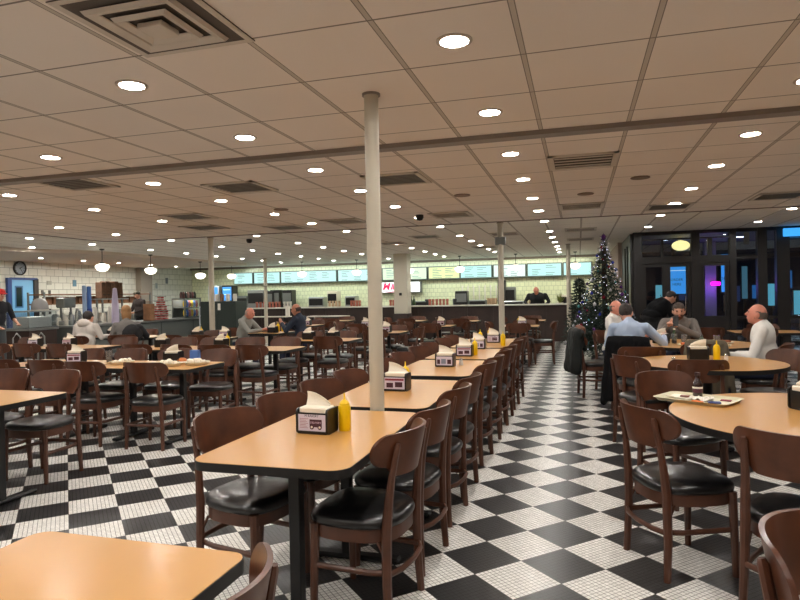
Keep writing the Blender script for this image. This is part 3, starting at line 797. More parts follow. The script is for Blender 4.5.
for x,y,l,c in ((1.25,8.1,'orange food plate at the left front of the men\'s table',(214,110,60)),(1.62,8.05,'cream food plate at the front right of the men\'s table',(222,206,170)),(1.75,8.5,'brown loaf basket on the right of the men\'s table',(140,80,50))):
    o=empty('food_plate',(x,y,T),0,l,'plate')
    MB().lathe([(0,0),(.08,0),(.11,.014),(.108,.018),(.08,.005),(0,.005)],20).build('plate',CREAM,o)
    m=MB()
    for k in range(7): a=k*.9; m.sphere((.045*math.cos(a),.045*math.sin(a),.022),(.03,.022,.018),7,5)
    m.build('food',mat('food_%d'%c[0],c,.7,var=.3,vscale=30),o)
tag(crumple(.16,.12,.03,9).build('crumpled_napkin',WHITE,loc=(1.5,7.86,T)),'crumpled white napkin at the near edge of the men\'s table','napkin')
# ------------------------------------------------------------------ people
def cap_prim(m,p0,p1,r0,r1,n=14):
    p0=Vector(p0);p1=Vector(p1);d=p1-p0;L=d.length
    q=d.to_track_quat('Z','Y').to_matrix().to_4x4() if L>1e-6 else Matrix.Identity(4)
    pr=[]
    for k in range(5): a=-PI/2+PI/2*k/4; pr.append((r0*math.cos(a),r0*math.sin(a)))
    for k in range(5): a=PI/2*k/4; pr.append((r1*math.cos(a),L+r1*math.sin(a)))
    pr[0]=(0,-r0); pr[-1]=(0,L+r1)
    m.lathe(pr,n,M=Matrix.Translation(p0)@q)
def blob(name,prims,vox,m_,parent,sm=3,wr=0,wf=8,cut=None):
    m=MB()
    for p in prims:
        if p[0]=='c': cap_prim(m,*p[1:])
        else:
            M=Matrix.Translation(p[1])
            if len(p)>3: M=M@p[3]
            m.sphere((0,0,0),tuple(p[2]) if not isinstance(p[2],(int,float)) else p[2],18,12,M)
    me=m.mesh(name,m_,smooth=True)
    o=bpy.data.objects.new(name,me); COL.objects.link(o)
    r=o.modifiers.new('r','REMESH'); r.mode='VOXEL'; r.voxel_size=vox; r.use_smooth_shade=True
    s=o.modifiers.new('s','SMOOTH'); s.factor=.5; s.iterations=sm
    dg=bpy.context.evaluated_depsgraph_get(); me2=bpy.data.meshes.new_from_object(o.evaluated_get(dg))
    bpy.data.objects.remove(o)
    me2.name=name
    if wr:
        for v in me2.vertices:
            c=v.co; d=noise.noise(c*wf)*wr+abs(noise.noise(Vector((c.x*wf*2.3,c.y*wf*2.3,c.z*wf))))*wr*.8
            v.co=c+v.normal*d
    if cut:
        bm=bmesh.new(); bm.from_mesh(me2); cut(bm); bm.to_mesh(me2); bm.free()
    for p in me2.polygons: p.use_smooth=True
    me2.materials.clear(); me2.materials.append(m_)
    o=bpy.data.objects.new(name,me2); COL.objects.link(o)
    if parent: o.parent=parent
    return o
def lerp(a,b,t): return Vector(a)*(1-t)+Vector(b)*t
def person(lab,loc,rz,chest=(0,-.03,.98),neckp=None,head=(0,.02,1.27),hturn=0,htilt=0,hands=((-.2,.35,.80),(.2,.35,.80)),elbows=((-.27,.08,.8),(.27,.08,.8)),
    seat=True,shirt=None,pants=DENIM,skin=SKIN,hair=DARKHAIR,hairstyle='short',sleeve=1.0,vox=.012,wr=.006,feet=None,sw=.185,bulk=1.0,pelvis=None,group='people in the diner',beard=None,wide=None):
    o=empty('person',loc,rz,lab,'person')
    pel=Vector(pelvis or ((0,-.04,.56) if seat else (0,0,.95))); ch=Vector(chest); hd=Vector(head)
    sh=[ch+Vector((-sw,0,.07)),ch+Vector((sw,0,.07))]
    nk=ch+Vector((0,0,.12))+(hd-ch-Vector((0,0,.12)))*.15
    feet=feet or (((-.12,.38,.08),(.12,.38,.08)) if seat else ((-.11,0,.08),(.11,0,.08)))
    if seat: kn=[Vector((-.13,.36,.53)),Vector((.13,.36,.53))]
    else: kn=[lerp((-.09,pel.y,.9),feet[0],.5)+Vector((0,.03,0)),lerp((.09,pel.y,.9),feet[1],.5)+Vector((0,.03,0))]
    hip=[pel+Vector((-.09,0,-.02)),pel+Vector((.09,0,-.02))]
    rot=Matrix.Rotation(hturn,4,'Z')@Matrix.Rotation(htilt,4,'X')
    def H(p): return hd+(rot@Vector(p))
    body=[]
    body.append(('c',nk,hd+Vector((0,-.01,-.07)),.058,.054))
    body+= [('e',hd,(.074,.092,.108),rot),('e',H((0,.018,-.045)),(.06,.07,.07),rot),('e',H((0,.055,-.085)),(.03,.025,.025),rot),
        ('c',H((0,.088,.01)),H((0,.108,-.022)),.010,.015),('e',H((-.077,-.004,-.01)),(.012,.02,.032),rot),('e',H((.077,-.004,-.01)),(.012,.02,.032),rot),
        ('e',H((0,.07,.022)),(.052,.02,.016),rot),('e',H((0,.085,-.055)),(.026,.012,.010),rot)]
    torso=[('e',pel+Vector((0,0,.02)),(.165*bulk,.125*bulk,.12)),('e',lerp(pel,ch,.5)+Vector((0,.01,0)),(.15*bulk,.115*bulk,.2)),('e',ch,(.17*bulk,.11*bulk,.17)),('c',sh[0]+Vector((.02,0,-.005)),sh[1]+Vector((-.02,0,-.005)),.06,.06),('c',ch+Vector((0,0,.05)),nk,.09,.062)]
    body+=[(p[0],p[1],tuple(x*.9 for x in p[2])) if p[0]=='e' else ('c',p[1],p[2],p[3]*.9,p[4]*.85) for p in torso]
    arms=[]
    for i in(0,1):
        e=Vector(elbows[i]);h=Vector(hands[i])
        body+=[('c',sh[i],e,.046,.038),('c',e,h,.037,.024)]
        arms+=[('c',sh[i],e,.058*bulk**.5,.047),('c',e,lerp(e,h,.86*sleeve),.047,.038)]
        # hand
        d=(h-e).normalized(); side=1 if i==0 else -1
        u=Vector((1,0,0)) if abs(d.x)<.8 else Vector((0,1,0)); w=d.cross(u).normalized(); u=w.cross(d).normalized()
        pc=h+d*.035
        body.append(('c',h,pc+d*.02,.024,.03))
        for k in range(4):
            a=(k-1.5)*.019; L=(.033,.04,.038,.03)[k]
            b0=pc+u*a+d*.035; b1=b0+d*L*.8+w*-.006; b2=b1+d*L*.5-w*.022
            body+=[('c',b0,b1,.0088,.0082),('c',b1,b2,.0082,.007)]
        t0=pc+u*(-side)*.02*-1; t0=pc+u*side*.028; body+=[('c',t0,t0+u*side*.02+d*.025,.011,.010),('c',t0+u*side*.02+d*.025,t0+u*side*.018+d*.05,.010,.008)]
        body+=[('c',hip[i],kn[i],.07,.055),('c',kn[i],Vector(feet[i]),.05,.036)]
    blob('body',body,vox*.8,skin,o,2)
    blob('shirt',torso+arms,vox,shirt or WHITE,o,3,wr)
    m=MB(); 
    blob('trousers',[('e',pel,(.16*bulk,.13*bulk,.1))]+[x for i in(0,1) for x in(('c',hip[i],kn[i],.088,.07),('c',kn[i],Vector(feet[i])+Vector((0,0,.02)),.068,.055))],vox*1.2,pants,o,3,wr*.8)
    for i in(0,1):
        f_=Vector(feet[i])
        blob('shoe',[('c',f_+Vector((0,-.04,-.045)),f_+Vector((0,.13,-.05)),.036,.028),('e',f_+Vector((0,-.02,-.02)),(.04,.05,.04))],.012,SHOE,o,2)
    # eyes
    for s in(-1,1):
        MB().sphere((0,0,0),(.011,.007,.008),10,8,Matrix.Translation(H((s*.03,.083,.012)))@rot).build('eye',mat('eye_dark',(40,30,26),.2),o)
        MB().sphere((0,0,0),(.017,.006,.004),8,6,Matrix.Translation(H((s*.03,.089,.032)))@rot).build('eyebrow',hair if hairstyle!='bald' else SKIN2,o)
    MB().sphere((0,0,0),(.022,.006,.005),10,6,Matrix.Translation(H((0,.0955,-.055)))@rot).build('lips',mat('lips',(160,84,78),.5),o)
    # collar
    if hairstyle in('short','long','side'):
        hp=[('e',H((0,-.012,.025)),(.083,.096,.096),rot)]
        if hairstyle=='long':
            hp+=[('e',H((0,-.05,-.06)),(.085,.06,.12),rot)]
        def cut(bm):
            inv=rot.inverted()
            dl=[]
            for v in bm.verts:
                q=inv@(v.co-hd)
                lim=.045 if q.y>.045 else (-.0 if q.y>.0 else (-.05 if hairstyle=='short' else -.3))
                if hairstyle=='long' and q.y>.03 and q.z<.03: lim=.03
                if q.z<lim: dl.append(v)
            bmesh.ops.delete(bm,geom=dl,context='VERTS')
        blob('hair',hp,.008,hair,o,2,.004,30,cut)
    elif hairstyle=='bald':
        def cut(bm):
            inv=rot.inverted(); dl=[]
            for v in bm.verts:
                q=inv@(v.co-hd)
                if q.z>.035 or q.z<-.05 or q.y>.02: dl.append(v)
            bmesh.ops.delete(bm,geom=dl,context='VERTS')
        blob('hair_fringe',[('e',H((0,-.006,.0)),(.0785,.094,.1),rot)],.008,hair,o,2,.001,30,cut)
    if beard:
        def cutb(bm):
            inv=rot.inverted(); dl=[]
            for v in bm.verts:
                q=inv@(v.co-hd)
                if q.z>-.03 or q.y<.0: dl.append(v)
            bmesh.ops.delete(bm,geom=dl,context='VERTS')
        blob('beard',[('e',H((0,.02,-.05)),(.064,.074,.074),rot),('e',H((0,.057,-.088)),(.034,.028,.028),rot)],.008,beard,o,2,.001,30,cutb)
    return o
SHB=mat('light_blue_shirt',(168,184,208),.8,bump=.15,bscale=10); SHW=mat('white_shirt',(222,218,212),.8,bump=.15,bscale=10)
SHG=mat('grey_jumper',(140,140,134),.9,bump=.2); SHN=mat('dark_blue_shirt',(34,42,58),.85); JKT=mat('taupe_jacket',(112,104,98),.85,bump=.2)
HOOD=mat('white_fleece',(214,206,198),.95,bump=.4); BLKC=mat('black_coat',(14,14,16),.85,bump=.4,bscale=10,spec=.15); KHK=mat('khaki_coat',(92,82,66),.85,bump=.3)
p=person('man in a light blue shirt seen from behind at the round table',(.58,7.92,0),R(-10),chest=(0,.08,.92),head=(-.05,.17,1.17),hturn=R(-8),hands=((-.05,.5,.82),(.36,.5,.86)),elbows=((-.28,.24,.76),(.38,.24,.77)),shirt=SHB,hair=mat('dark_grey_hair',(52,44,40),.7,bump=.6,bscale=60),vox=.011,bulk=1.06)
p=person('bald man in a white shirt half hidden by the blue-shirted man',(.48,9.5,0),R(-110),chest=(0,.0,.95),head=(0,.04,1.19),hturn=R(-10),hands=((-.15,.45,.8),(.15,.45,.8)),shirt=SHW,hair=GREYHAIR,hairstyle='bald',skin=SKIN2)
p=person('young man in a taupe jacket looking down at his phone',(1.36,9.55,0),R(176),chest=(0,.1,.91),head=(0,.2,1.14),htilt=R(-12),hands=((.06,.45,.95),(.15,.45,.95)),elbows=((-.24,.34,.79),(.28,.34,.79)),shirt=JKT,hair=mat('brown_hair',(70,58,50),.7,bump=.6,bscale=60),beard=mat('stubble',(96,70,58),.8),bulk=1.05)
tag(MB().box(-.036,.036,-.004,.004,-.07,.07,b=.003).build('smartphone',BLKPLAS,loc=(1.26,9.05,1.01)),'dark smartphone held by the man in the taupe jacket','phone').rotation_euler=(R(-18),0,R(-10))
p=person('bald man in a white shirt leaning back at the right',(1.9,7.42,0),R(72),chest=(0,.0,.92),head=(.0,.05,1.16),htilt=R(10),hands=((-.14,.34,.72),(.14,.3,.70)),elbows=((-.26,.08,.72),(.27,.04,.70)),shirt=SHW,hair=GREYHAIR,hairstyle='bald',skin=SKIN2,bulk=1.12,vox=.011)
p=person('grey-haired man in a grey jumper at a table before the dark cabinet',(-6.45,10.75,0),R(-88),chest=(0,.1,.92),head=(0,.2,1.14),htilt=R(-15),hands=((-.1,.52,.8),(.1,.52,.82)),elbows=((-.24,.3,.78),(.24,.3,.78)),shirt=SHG,hair=mat('silver_hair',(170,150,140),.7),hairstyle='bald',skin=SKIN2,vox=.015)
p=person('bald man in a dark blue shirt facing the man in grey',(-5.12,10.75,0),R(88),chest=(0,.06,.95),head=(0,.12,1.2),htilt=R(-10),hands=((-.05,.42,.95),(.05,.42,.92)),elbows=((-.24,.22,.8),(.24,.22,.8)),shirt=SHN,hair=mat('dark_fringe',(70,52,44),.7),hairstyle='bald',skin=mat('skin_olive',(176,118,92),.5),vox=.015)
rect_table(-6.12,-5.42,10.4,11.1,'small maple table between the man in grey and the man in dark blue',.05)
chair(-6.47,10.75,-88,'dark wooden chair under the man in the grey jumper','chairs at the two men\'s table'); chair(-5.1,10.75,88,'dark wooden chair under the man in dark blue','chairs at the two men\'s table')
disp(1,-5.68,10.62,T,180,'napkin dispenser between the two men')
o=person('customer in a white hooded top seen from behind',(-8.35,8.75,0),R(4),chest=(0,.04,.92),head=(0,.1,1.15),shirt=HOOD,hair=DARKHAIR,hands=((-.15,.42,.8),(.15,.42,.8)),vox=.014,bulk=1.2,pants=DKCLOTH)
blob('hood',[('e',Vector((0,-.02,1.05)),(.12,.09,.08))],.014,HOOD,o,3,.01)
p=person('blonde customer in a dark jacket seen from behind',(-7.68,9.0,0),R(25),chest=(0,.02,.93),head=(-.03,.1,1.24),hturn=R(20),shirt=mat('grey_hoodie',(120,116,112),.9),hair=BLONDE,hairstyle='long',hands=((-.15,.42,.8),(.15,.42,.8)),vox=.014,pants=DKCLOTH,bulk=1.1)
blob('jacket',[('e',Vector((.1,-.05,.84)),(.17,.13,.18)),('c',Vector((.2,0,.96)),Vector((.3,.1,.8)),.07,.06)],.016,DKCLOTH,p,3,.01)
chair(-8.35,8.7,4,'dark wooden chair under the white hooded customer','chairs at the kitchen side'); chair(-7.68,8.95,25,'dark wooden chair under the blonde customer','chairs at the kitchen side')
# staff
p=person('staff member in a cap working behind the left counter',(-13.35,16.3,0),R(170),seat=False,chest=(0,.05,1.33),head=(0,.13,1.6),htilt=R(-25),shirt=mat('dark_brown_shirt',(44,34,32),.85),hair=DARKHAIR,hands=((-.15,.4,1.05),(.15,.4,1.05)),elbows=((-.26,.12,1.12),(.26,.12,1.12)),vox=.016,pants=DKCLOTH,bulk=1.25)
blob('cap',[('e',Vector((0,.13,1.67)),(.095,.11,.06)),('e',Vector((0,.23,1.64)),(.06,.07,.015))],.012,mat('cap_camo',(74,70,58),.9,var=.5,vscale=25),p,2)
p=person('staff member in a red cap at the left edge of the picture',(-11.38,9.62,0),R(-95),seat=False,chest=(0,.08,1.33),head=(0,.12,1.6),htilt=R(-10),shirt=mat('black_tee',(26,26,32),.85),hair=GREYHAIR,hands=((-.15,.42,1.0),(.2,.35,.95)),elbows=((-.26,.15,1.1),(.3,.12,1.08)),vox=.016,pants=mat('grey_apron',(70,76,78),.9),sleeve=.1)
blob('cap',[('e',Vector((0,.11,1.66)),(.1,.115,.07)),('e',Vector((0,.22,1.62)),(.07,.08,.014))],.012,mat('cap_red',(190,34,30),.8),p,2)
p=person('man in black bent forward behind the long counter',(-1.2,19.0,0),R(175),seat=False,chest=(0,.12,1.28),head=(0,.3,1.5),htilt=R(-30),shirt=mat('black_shirt',(18,20,24),.85),hair=GREYHAIR,hairstyle='bald',skin=SKIN2,hands=((-.25,.35,1.05),(.25,.35,1.05)),elbows=((-.36,.15,1.15),(.36,.15,1.15)),vox=.018,bulk=1.45,sw=.24,pants=DKCLOTH)
p=person('person in a black puffer coat leaning forward near the entrance doors',(1.3,12.3,0),R(-70),seat=False,chest=(0,.18,1.12),head=(0,.38,1.30),htilt=R(-35),shirt=BLKC,hair=DARKHAIR,hands=((-.15,.45,.85),(.15,.45,.85)),elbows=((-.26,.28,.9),(.26,.28,.9)),vox=.016,bulk=1.5,pants=DKCLOTH,wr=.015)
# ------------------------------------------------------------------ coats on chairs
def coat_on(x,y,deg,m_,lab,zb,w=.27,t=.07,extra=[]):
    # in the chair's frame: back at y=-.25
    o=empty('coat',(x,y,0),R(deg),lab,'coat')
    pr=[('c',Vector((-w*.75,-.245,.86)),Vector((w*.75,-.245,.86)),t*.75,t*.75)]
    n=7
    for i in range(n):
        a=-1+2*i/(n-1)
        pr.append(('c',Vector((a*w*.8,-.275,.84)),Vector((a*w*1.05,-.30,zb+.05*abs(math.sin(i*1.7)))),t*.55,t*.7))
        pr.append(('c',Vector((a*w*.75,-.205,.84)),Vector((a*w*.7,-.165,.66)),t*.3,t*.28))
    pr+=extra
    return o,blob('coat_body',pr,.016,m_,o,4,.012,7)
o,_=coat_on(.6,7.9,-12,BLKC,'long black coat hung over the blue-shirted man\'s chair, reaching the floor',.12,.27,.06)
o,_=coat_on(.2,8.85,-80,mat('dark_puffer',(22,24,22),.7,bump=.5,bscale=8,spec=.25),'bulky black puffer coat heaped on the chair beside the tree',.36,.27,.11)
blob('brown_lining',[('c',Vector((.16,-.2,.9)),Vector((.2,-.31,.6)),.05,.03),('c',Vector((-.1,-.2,.93)),Vector((.16,-.2,.92)),.05,.05)],.014,mat('coat_lining',(104,66,48),.8,var=.4,vscale=40),o,2,.006)
coat_on(1.3,7.5,2,KHK,'khaki coat hung over the chair between the two round tables',.28,.24,.045)
# ------------------------------------------------------------------ christmas tree
tx,ty=.5,13.1
tree=empty('christmas_tree',(tx,ty,0),0,'tall decorated christmas tree beside the dark entrance frame','christmas tree')
MB().cyl(.05,0,2.3,12).build('trunk',mat('bark',(52,38,28),.9),tree)
MB().cyl(.28,0,.12,20,b=.02).build('stand',DKCLOTH,tree)
rr=random.Random(3); m=MB()
def trad(z): return max(.03,.80*(1-(z-.25)/2.28))*(1-.06*math.sin(z*26))
def needle(m,a,b,w):
    a=Vector(a);b=Vector(b);d=(b-a); n=d.cross(Vector((0,0,1))); 
    if n.length<1e-5: n=Vector((1,0,0))
    n.normalize(); u=n.cross(d).normalized()
    m.add([a+n*w,a-n*w,a+u*w,b],[(0,1,3),(1,2,3),(2,0,3),(0,2,1)])
z=.25
while z<2.5:
    r0=trad(z); nb=max(5,int(26*r0/.7)+4)
    for k in range(nb):
        a=2*PI*k/nb+rr.uniform(-.15,.15); L=r0*rr.uniform(.82,1.05); 
        d=Vector((math.cos(a),math.sin(a),0)); tip=Vector((0,0,z))+d*L+Vector((0,0,-.1*L+rr.uniform(-.02,.02)))
        base=Vector((0,0,z+.05))
        for q in range(int(5+L*26)):
            t=rr.uniform(.3,1); pp=base.lerp(tip,t)
            dd=(d*rr.uniform(.2,1)+Vector((rr.uniform(-1,1),rr.uniform(-1,1),rr.uniform(-.5,.9)))).normalized()
            needle(m,pp,pp+dd*rr.uniform(.05,.11),.009)
    z+=.06
m.build('foliage',mat('dark_needles',(26,44,34),.7,var=.4,vscale=12),tree,smooth=False)
ornc=[('silver',(190,196,206)),('blue',(70,80,190)),('purple',(120,70,150)),('teal',(90,160,160)),('red',(150,50,64)),('white',(222,222,226))]
OM=[mat('ornament_'+n,c,.18,metal=.55) for n,c in ornc]
nb_={}
base=[]
for i,(n,c) in enumerate(ornc):
    me=MB().sphere((0,0,0),.03,12,8).lathe([(.008,.028),(.008,.04),(0,.04)],8).mesh('tree_bauble',OM[i]); base.append(me)
for i in range(110):
    z=.35+2.1*(i+.5)/110; z=.35+2.05*(1-(1-(i+.5)/110)**.62) 
    a=i*2.39996; rr_=trad(z)*1.0
    k=rr.choice([0,0,1,2,3,4,5,5])
    o=bpy.data.objects.new('tree_bauble',base[k]); COL.objects.link(o)
    o.location=(tx+rr_*math.cos(a),ty+rr_*math.sin(a),z); s=rr.uniform(.7,1.25); o.scale=(s,s,s)
    nb_[k]=nb_.get(k,0)+1; tag(o,'%s bauble on the christmas tree, number %d of that colour counting up from the bottom'%(ornc[k][0],nb_[k]),'bauble','%s baubles on the christmas tree'%ornc[k][0])
m=MB()
for i in range(170):
    z=.3+2.15*rr.random()**1.3; a=rr.uniform(0,2*PI); q=trad(z)*rr.uniform(.85,1.05)
    m.sphere((q*math.cos(a),q*math.sin(a),z),.0075,6,4)
tag(m.build('string_lights',mat('fairy_glow',(255,255,255),.5,emit=(214,214,255),estr=1.6),loc=(tx,ty,0)),'white fairy lights wound through the christmas tree','string lights',kind='stuff')
m=MB()
m.sphere((0,0,0),(.045,.045,.07),8,6); 
for k in range(5): needle(m,(0,0,0),(.1*math.cos(R(90+72*k)),0,.1*math.sin(R(90+72*k))),.025)
tag(m.build('tree_topper',OM[2],loc=(tx,ty,2.53)),'purple star topper at the tip of the christmas tree','tree topper')
# second darker small tree to left
t2=empty('artificial_fir',(.02,14.75,0),0,'dark undecorated small fir standing left of the christmas tree','small tree')
m=MB(); z=.3
while z<1.75:
    r0=.42*(1-(z-.2)/1.7)+.04
    for k in range(14):
        a=2*PI*k/14+rr.uniform(-.2,.2); d=Vector((math.cos(a),math.sin(a),0)); tip=Vector((0,0,z-.05))+d*r0
        for q in range(8):
            pp=Vector((0,0,z+.03)).lerp(tip,rr.uniform(.3,1)); dd=(d+Vector((rr.uniform(-1,1),rr.uniform(-1,1),rr.uniform(-.5,.9)))).normalized()
            needle(m,pp,pp+dd*.09,.013)
    z+=.07
m.build('foliage',mat('dark_needles',(26,44,34),.7),t2,smooth=False); MB().cyl(.03,0,1.6,8).build('trunk',mat('bark',(52,38,28),.9),t2)
# ------------------------------------------------------------------ distances: x on the line of sight of column px at depth Y, z of row py
def at(px,py,Y=None,X=None):
    d=Fw+R2*((px-400)/f_px)-U2*((py-300)/f_px)
    t=Y/d.y if Y is not None else X/d.x
    return Vector((0,0,EYE))+d*t
def glass_mat():
    m=bpy.data.materials.new('window_glass'); m.use_nodes=True; nt=m.node_tree; N=nt.nodes; L=nt.links; N.clear()
    o=N.new('ShaderNodeOutputMaterial'); mx=N.new('ShaderNodeMixShader'); t=N.new('ShaderNodeBsdfTransparent'); g=N.new('ShaderNodeBsdfGlossy'); fr=N.new('ShaderNodeLayerWeight')
    t.inputs[0].default_value=(.86,.9,.93,1); g.inputs['Roughness'].default_value=.02; fr.inputs[0].default_value=.5; pw=N.new('ShaderNodeMath'); pw.operation='POWER'; pw.inputs[1].default_value=3.5; L.new(fr.outputs['Facing'],pw.inputs[0])
    ma=N.new('ShaderNodeMath'); ma.operation='MULTIPLY_ADD'; ma.inputs[1].default_value=.8; ma.inputs[2].default_value=.07; L.new(pw.outputs[0],ma.inputs[0])
    L.new(ma.outputs[0],mx.inputs[0]); L.new(t.outputs[0],mx.inputs[1]); L.new(g.outputs[0],mx.inputs[2]); L.new(mx.outputs[0],o.inputs[0]); return m
GL=glass_mat()
# ------------------------------------------------------------------ entrance wall
GY=14.0
def frame_box(m,x0,x1,z0,z1,d=.06): m.box(x0,x1,GY-d,GY+d,z0,z1)
m=MB()
for a,b in((1.13,1.30),(2.26,2.42),(2.98,3.1),(3.49,3.66),(3.83,4.06),(4.9,5.1),(5.8,6.0),(6.7,6.9),(7.1,7.35)): frame_box(m,a,b,0,CH+.02,.08)
frame_box(m,1.13,7.3,CH-.05,CH+.1,.07); frame_box(m,1.3,2.98,2.0,2.14,.07); frame_box(m,1.3,2.98,2.49,2.52,.05); frame_box(m,3.1,3.49,2.05,2.1,.05)
frame_box(m,1.68,1.73,2.14,2.5,.05); frame_box(m,2.58,2.66,2.14,2.5,.05)
frame_box(m,2.42,7.2,0,.12,.07)
for a,b in((3.1,3.49),(3.66,3.83),(4.06,4.9)): frame_box(m,a,b,.82,.87,.04)
struct('wall_entrance_frame',m,DKFRAME,smooth=False)
n=0
for a,b,z0,z1 in((1.3,1.68,2.14,2.49),(1.73,2.26,2.14,2.49),(2.42,2.58,2.14,2.49),(2.66,2.98,2.14,2.49),(1.3,2.26,2.52,2.6),(2.42,2.98,2.52,2.6),(3.1,3.49,.12,2.05),(3.1,3.49,2.1,2.6),(3.66,3.83,.12,2.6),(4.06,4.9,.12,2.6),(5.1,5.8,.12,2.6),(6.0,6.7,.12,2.6)):
    n+=1; struct('window_%d'%n,MB().box(a,b,GY-.004,GY+.004,z0,z1),GL,smooth=False)
def leaf(no,x0,x1,y,kick=.88):
    m=MB(); m.box(x0,x1,y-.03,y+.03,0,kick).box(x0,x1,y-.03,y+.03,1.92,2.0)
    m.box(x0,x0+.08,y-.03,y+.03,kick,1.92).box(x1-.08,x1,y-.03,y+.03,kick,1.92)
    o=struct('door_%d'%no,m,DKFRAME,smooth=False)
    MB().box(x0+.08,x1-.08,y-.004,y+.004,kick,1.92).build('door_glass',GL,o,smooth=False)
    MB().tube([(x1-.12,y-.04,.95),(x1-.12,y-.09,.98),(x1-.12,y-.09,1.3),(x1-.12,y-.04,1.33)],.011,8).build('door_handle',CHROME,o)
leaf(2,1.30,1.78,GY); leaf(3,1.78,2.26,GY); leaf(4,2.42,2.98,GY)
# left return of the vestibule
m=MB(); m.box(1.07,1.13,14.0,14.5,0,CH).box(1.07,1.13,15.0,15.15,0,CH).box(1.07,1.13,15.7,16.6,0,CH).box(1.07,1.13,14.5,15.7,0,.9).box(1.07,1.13,14.5,15.7,2.45,CH)
struct('wall_entrance_return',m,DKFRAME,smooth=False)
struct('window_20',MB().box(1.096,1.104,14.5,15.0,.9,2.45).box(1.096,1.104,15.15,15.7,.9,2.45),GL,smooth=False)
# vestibule beyond
struct('ceiling',MB().box(1.13,7.3,14.08,17.4,CH-.02,CH+.1),mat('vestibule_ceiling',(150,150,156),.7),smooth=False,label='grey ceiling of the entrance vestibule')
struct('ground',MB().box(-4,30,14.1,48,-.12,-.02),mat('wet_asphalt',(34,36,42),.25,bump=.2),smooth=False)
m=MB()
for a in(1.2,2.35,3.3,4.4,5.6,7.2): m.box(a,a+.1,17.35,17.45,0,CH)
m.box(1.13,7.3,17.35,17.45,2.2,2.3).box(1.13,7.3,17.35,17.45,0,.1)
struct('wall_vestibule_frame',m,DKFRAME,smooth=False)
SC=mat('screen_blue',(60,130,190),.4,emit=(62,158,238),estr=1.0)
SCD=mat('screen_ink',(20,60,120),.5)
def lit_panel(x0,x1,y,z0,z1,lab,m_=SC,txt=None):
    o=empty('lit_screen',((x0+x1)/2,y,z0),0,lab,'screen'); w=(x1-x0)/2;h=z1-z0
    MB().box(-w-.02,w+.02,.0,.05,-.02,h+.02).build('casing',BLKPLAS,o,smooth=False)
    MB().box(-w,w,-.006,0,0,h).build('display',m_,o,smooth=False)
    MB().box(-.03,.03,.0,.04,-z0,-.02).box(-w,w,-.12,.16,-z0,-z0+.03).build('stand',BLKPLAS,o,smooth=False)
    if txt:
        for i,t in enumerate(txt): text_mesh(t,h*.13,SCD,o,'screen_lettering',face_negY((0,-.008,h*(.52-.17*i))))
        MB().box(-w,w,-.0075,-.006,h*.85,h*.88).build('screen_line',mat('screen_pale',(200,230,250),.5,emit=(190,225,250),estr=1),o,smooth=False)
    return o
lit_panel(2.20,2.62,17.0,1.33,2.02,'bright blue lit screen behind the entrance doors, left',txt=['ORDER','HERE'])
lit_panel(2.74,3.02,17.0,1.36,2.03,'bright blue lit screen behind the entrance doors, narrower one on the right',txt=['PICK','UP'])
lit_panel(3.44,3.66,17.0,1.36,2.3,'tall narrow pale blue lit panel beyond the glass',txt=['','OPEN'])
CYA=mat('screen_cyan',(90,180,200),.4,emit=(100,190,215),estr=.75)
lit_panel(5.0,5.16,19.0,.95,1.55,'small cyan lit panel seen through the narrow pane at right',CYA)
lit_panel(4.36,4.5,19.0,1.15,2.05,'dim tall cyan panel seen above the white-shirted man',mat('screen_dim_cyan',(60,110,130),.4,emit=(80,130,150),estr=.6))
lit_panel(5.62,5.95,19.0,.7,1.35,'wide cyan lit shop panel at the right edge of the picture',CYA)
tag(MB().box(-.11,.11,-.02,.02,-.05,.05,b=.015).build('neon_sign',mat('neon_magenta',(255,40,220),.5,emit=(250,20,205),estr=3),loc=(3.29,16.9,1.57)),'small magenta neon sign glowing beyond the entrance glass','neon sign')
tag(MB().box(-.13,.13,-.13,.13,0,CH-.03).build('purple_lit_column',mat('column_white',(180,180,200),.6),loc=(3.2,17.15,0)),'square column lit purple beyond the entrance glass','column')
def lamp(kind,name,loc,energy,col,size=.3,rot=(0,0,0),sz2=None,spot=None):
    l=bpy.data.lights.new(name,kind); l.energy=energy; l.color=col
    if kind=='AREA': l.size=size; 
    if kind=='AREA' and sz2: l.shape='RECTANGLE'; l.size_y=sz2
    if kind=='POINT': l.shadow_soft_size=size
    o=bpy.data.objects.new(name,l); COL.objects.link(o); o.location=loc; o.rotation_euler=rot; return o
lamp('POINT','purple_accent_light',(3.2,16.7,1.5),5,(.35,.15,1),.12)
lamp('POINT','blue_street_light',(6.0,19.0,3.2),60,(.25,.55,1),.3)
for vi,x in enumerate((2.0,3.6,5.2)):  # added glowing discs that lift the grey seen in the entrance glass
    tag(MB().lathe([(0,-.004),(.09,-.004),(.1,0)],20).build('vestibule_fill_light',mat('cool_glow',(240,245,255),.5,emit=(225,232,255),estr=9),loc=(x,15.8,CH-.022)),'added cool round fill light beyond the entrance glass, %s from the left'%ORD[vi],'ceiling light','added vestibule fill lights')
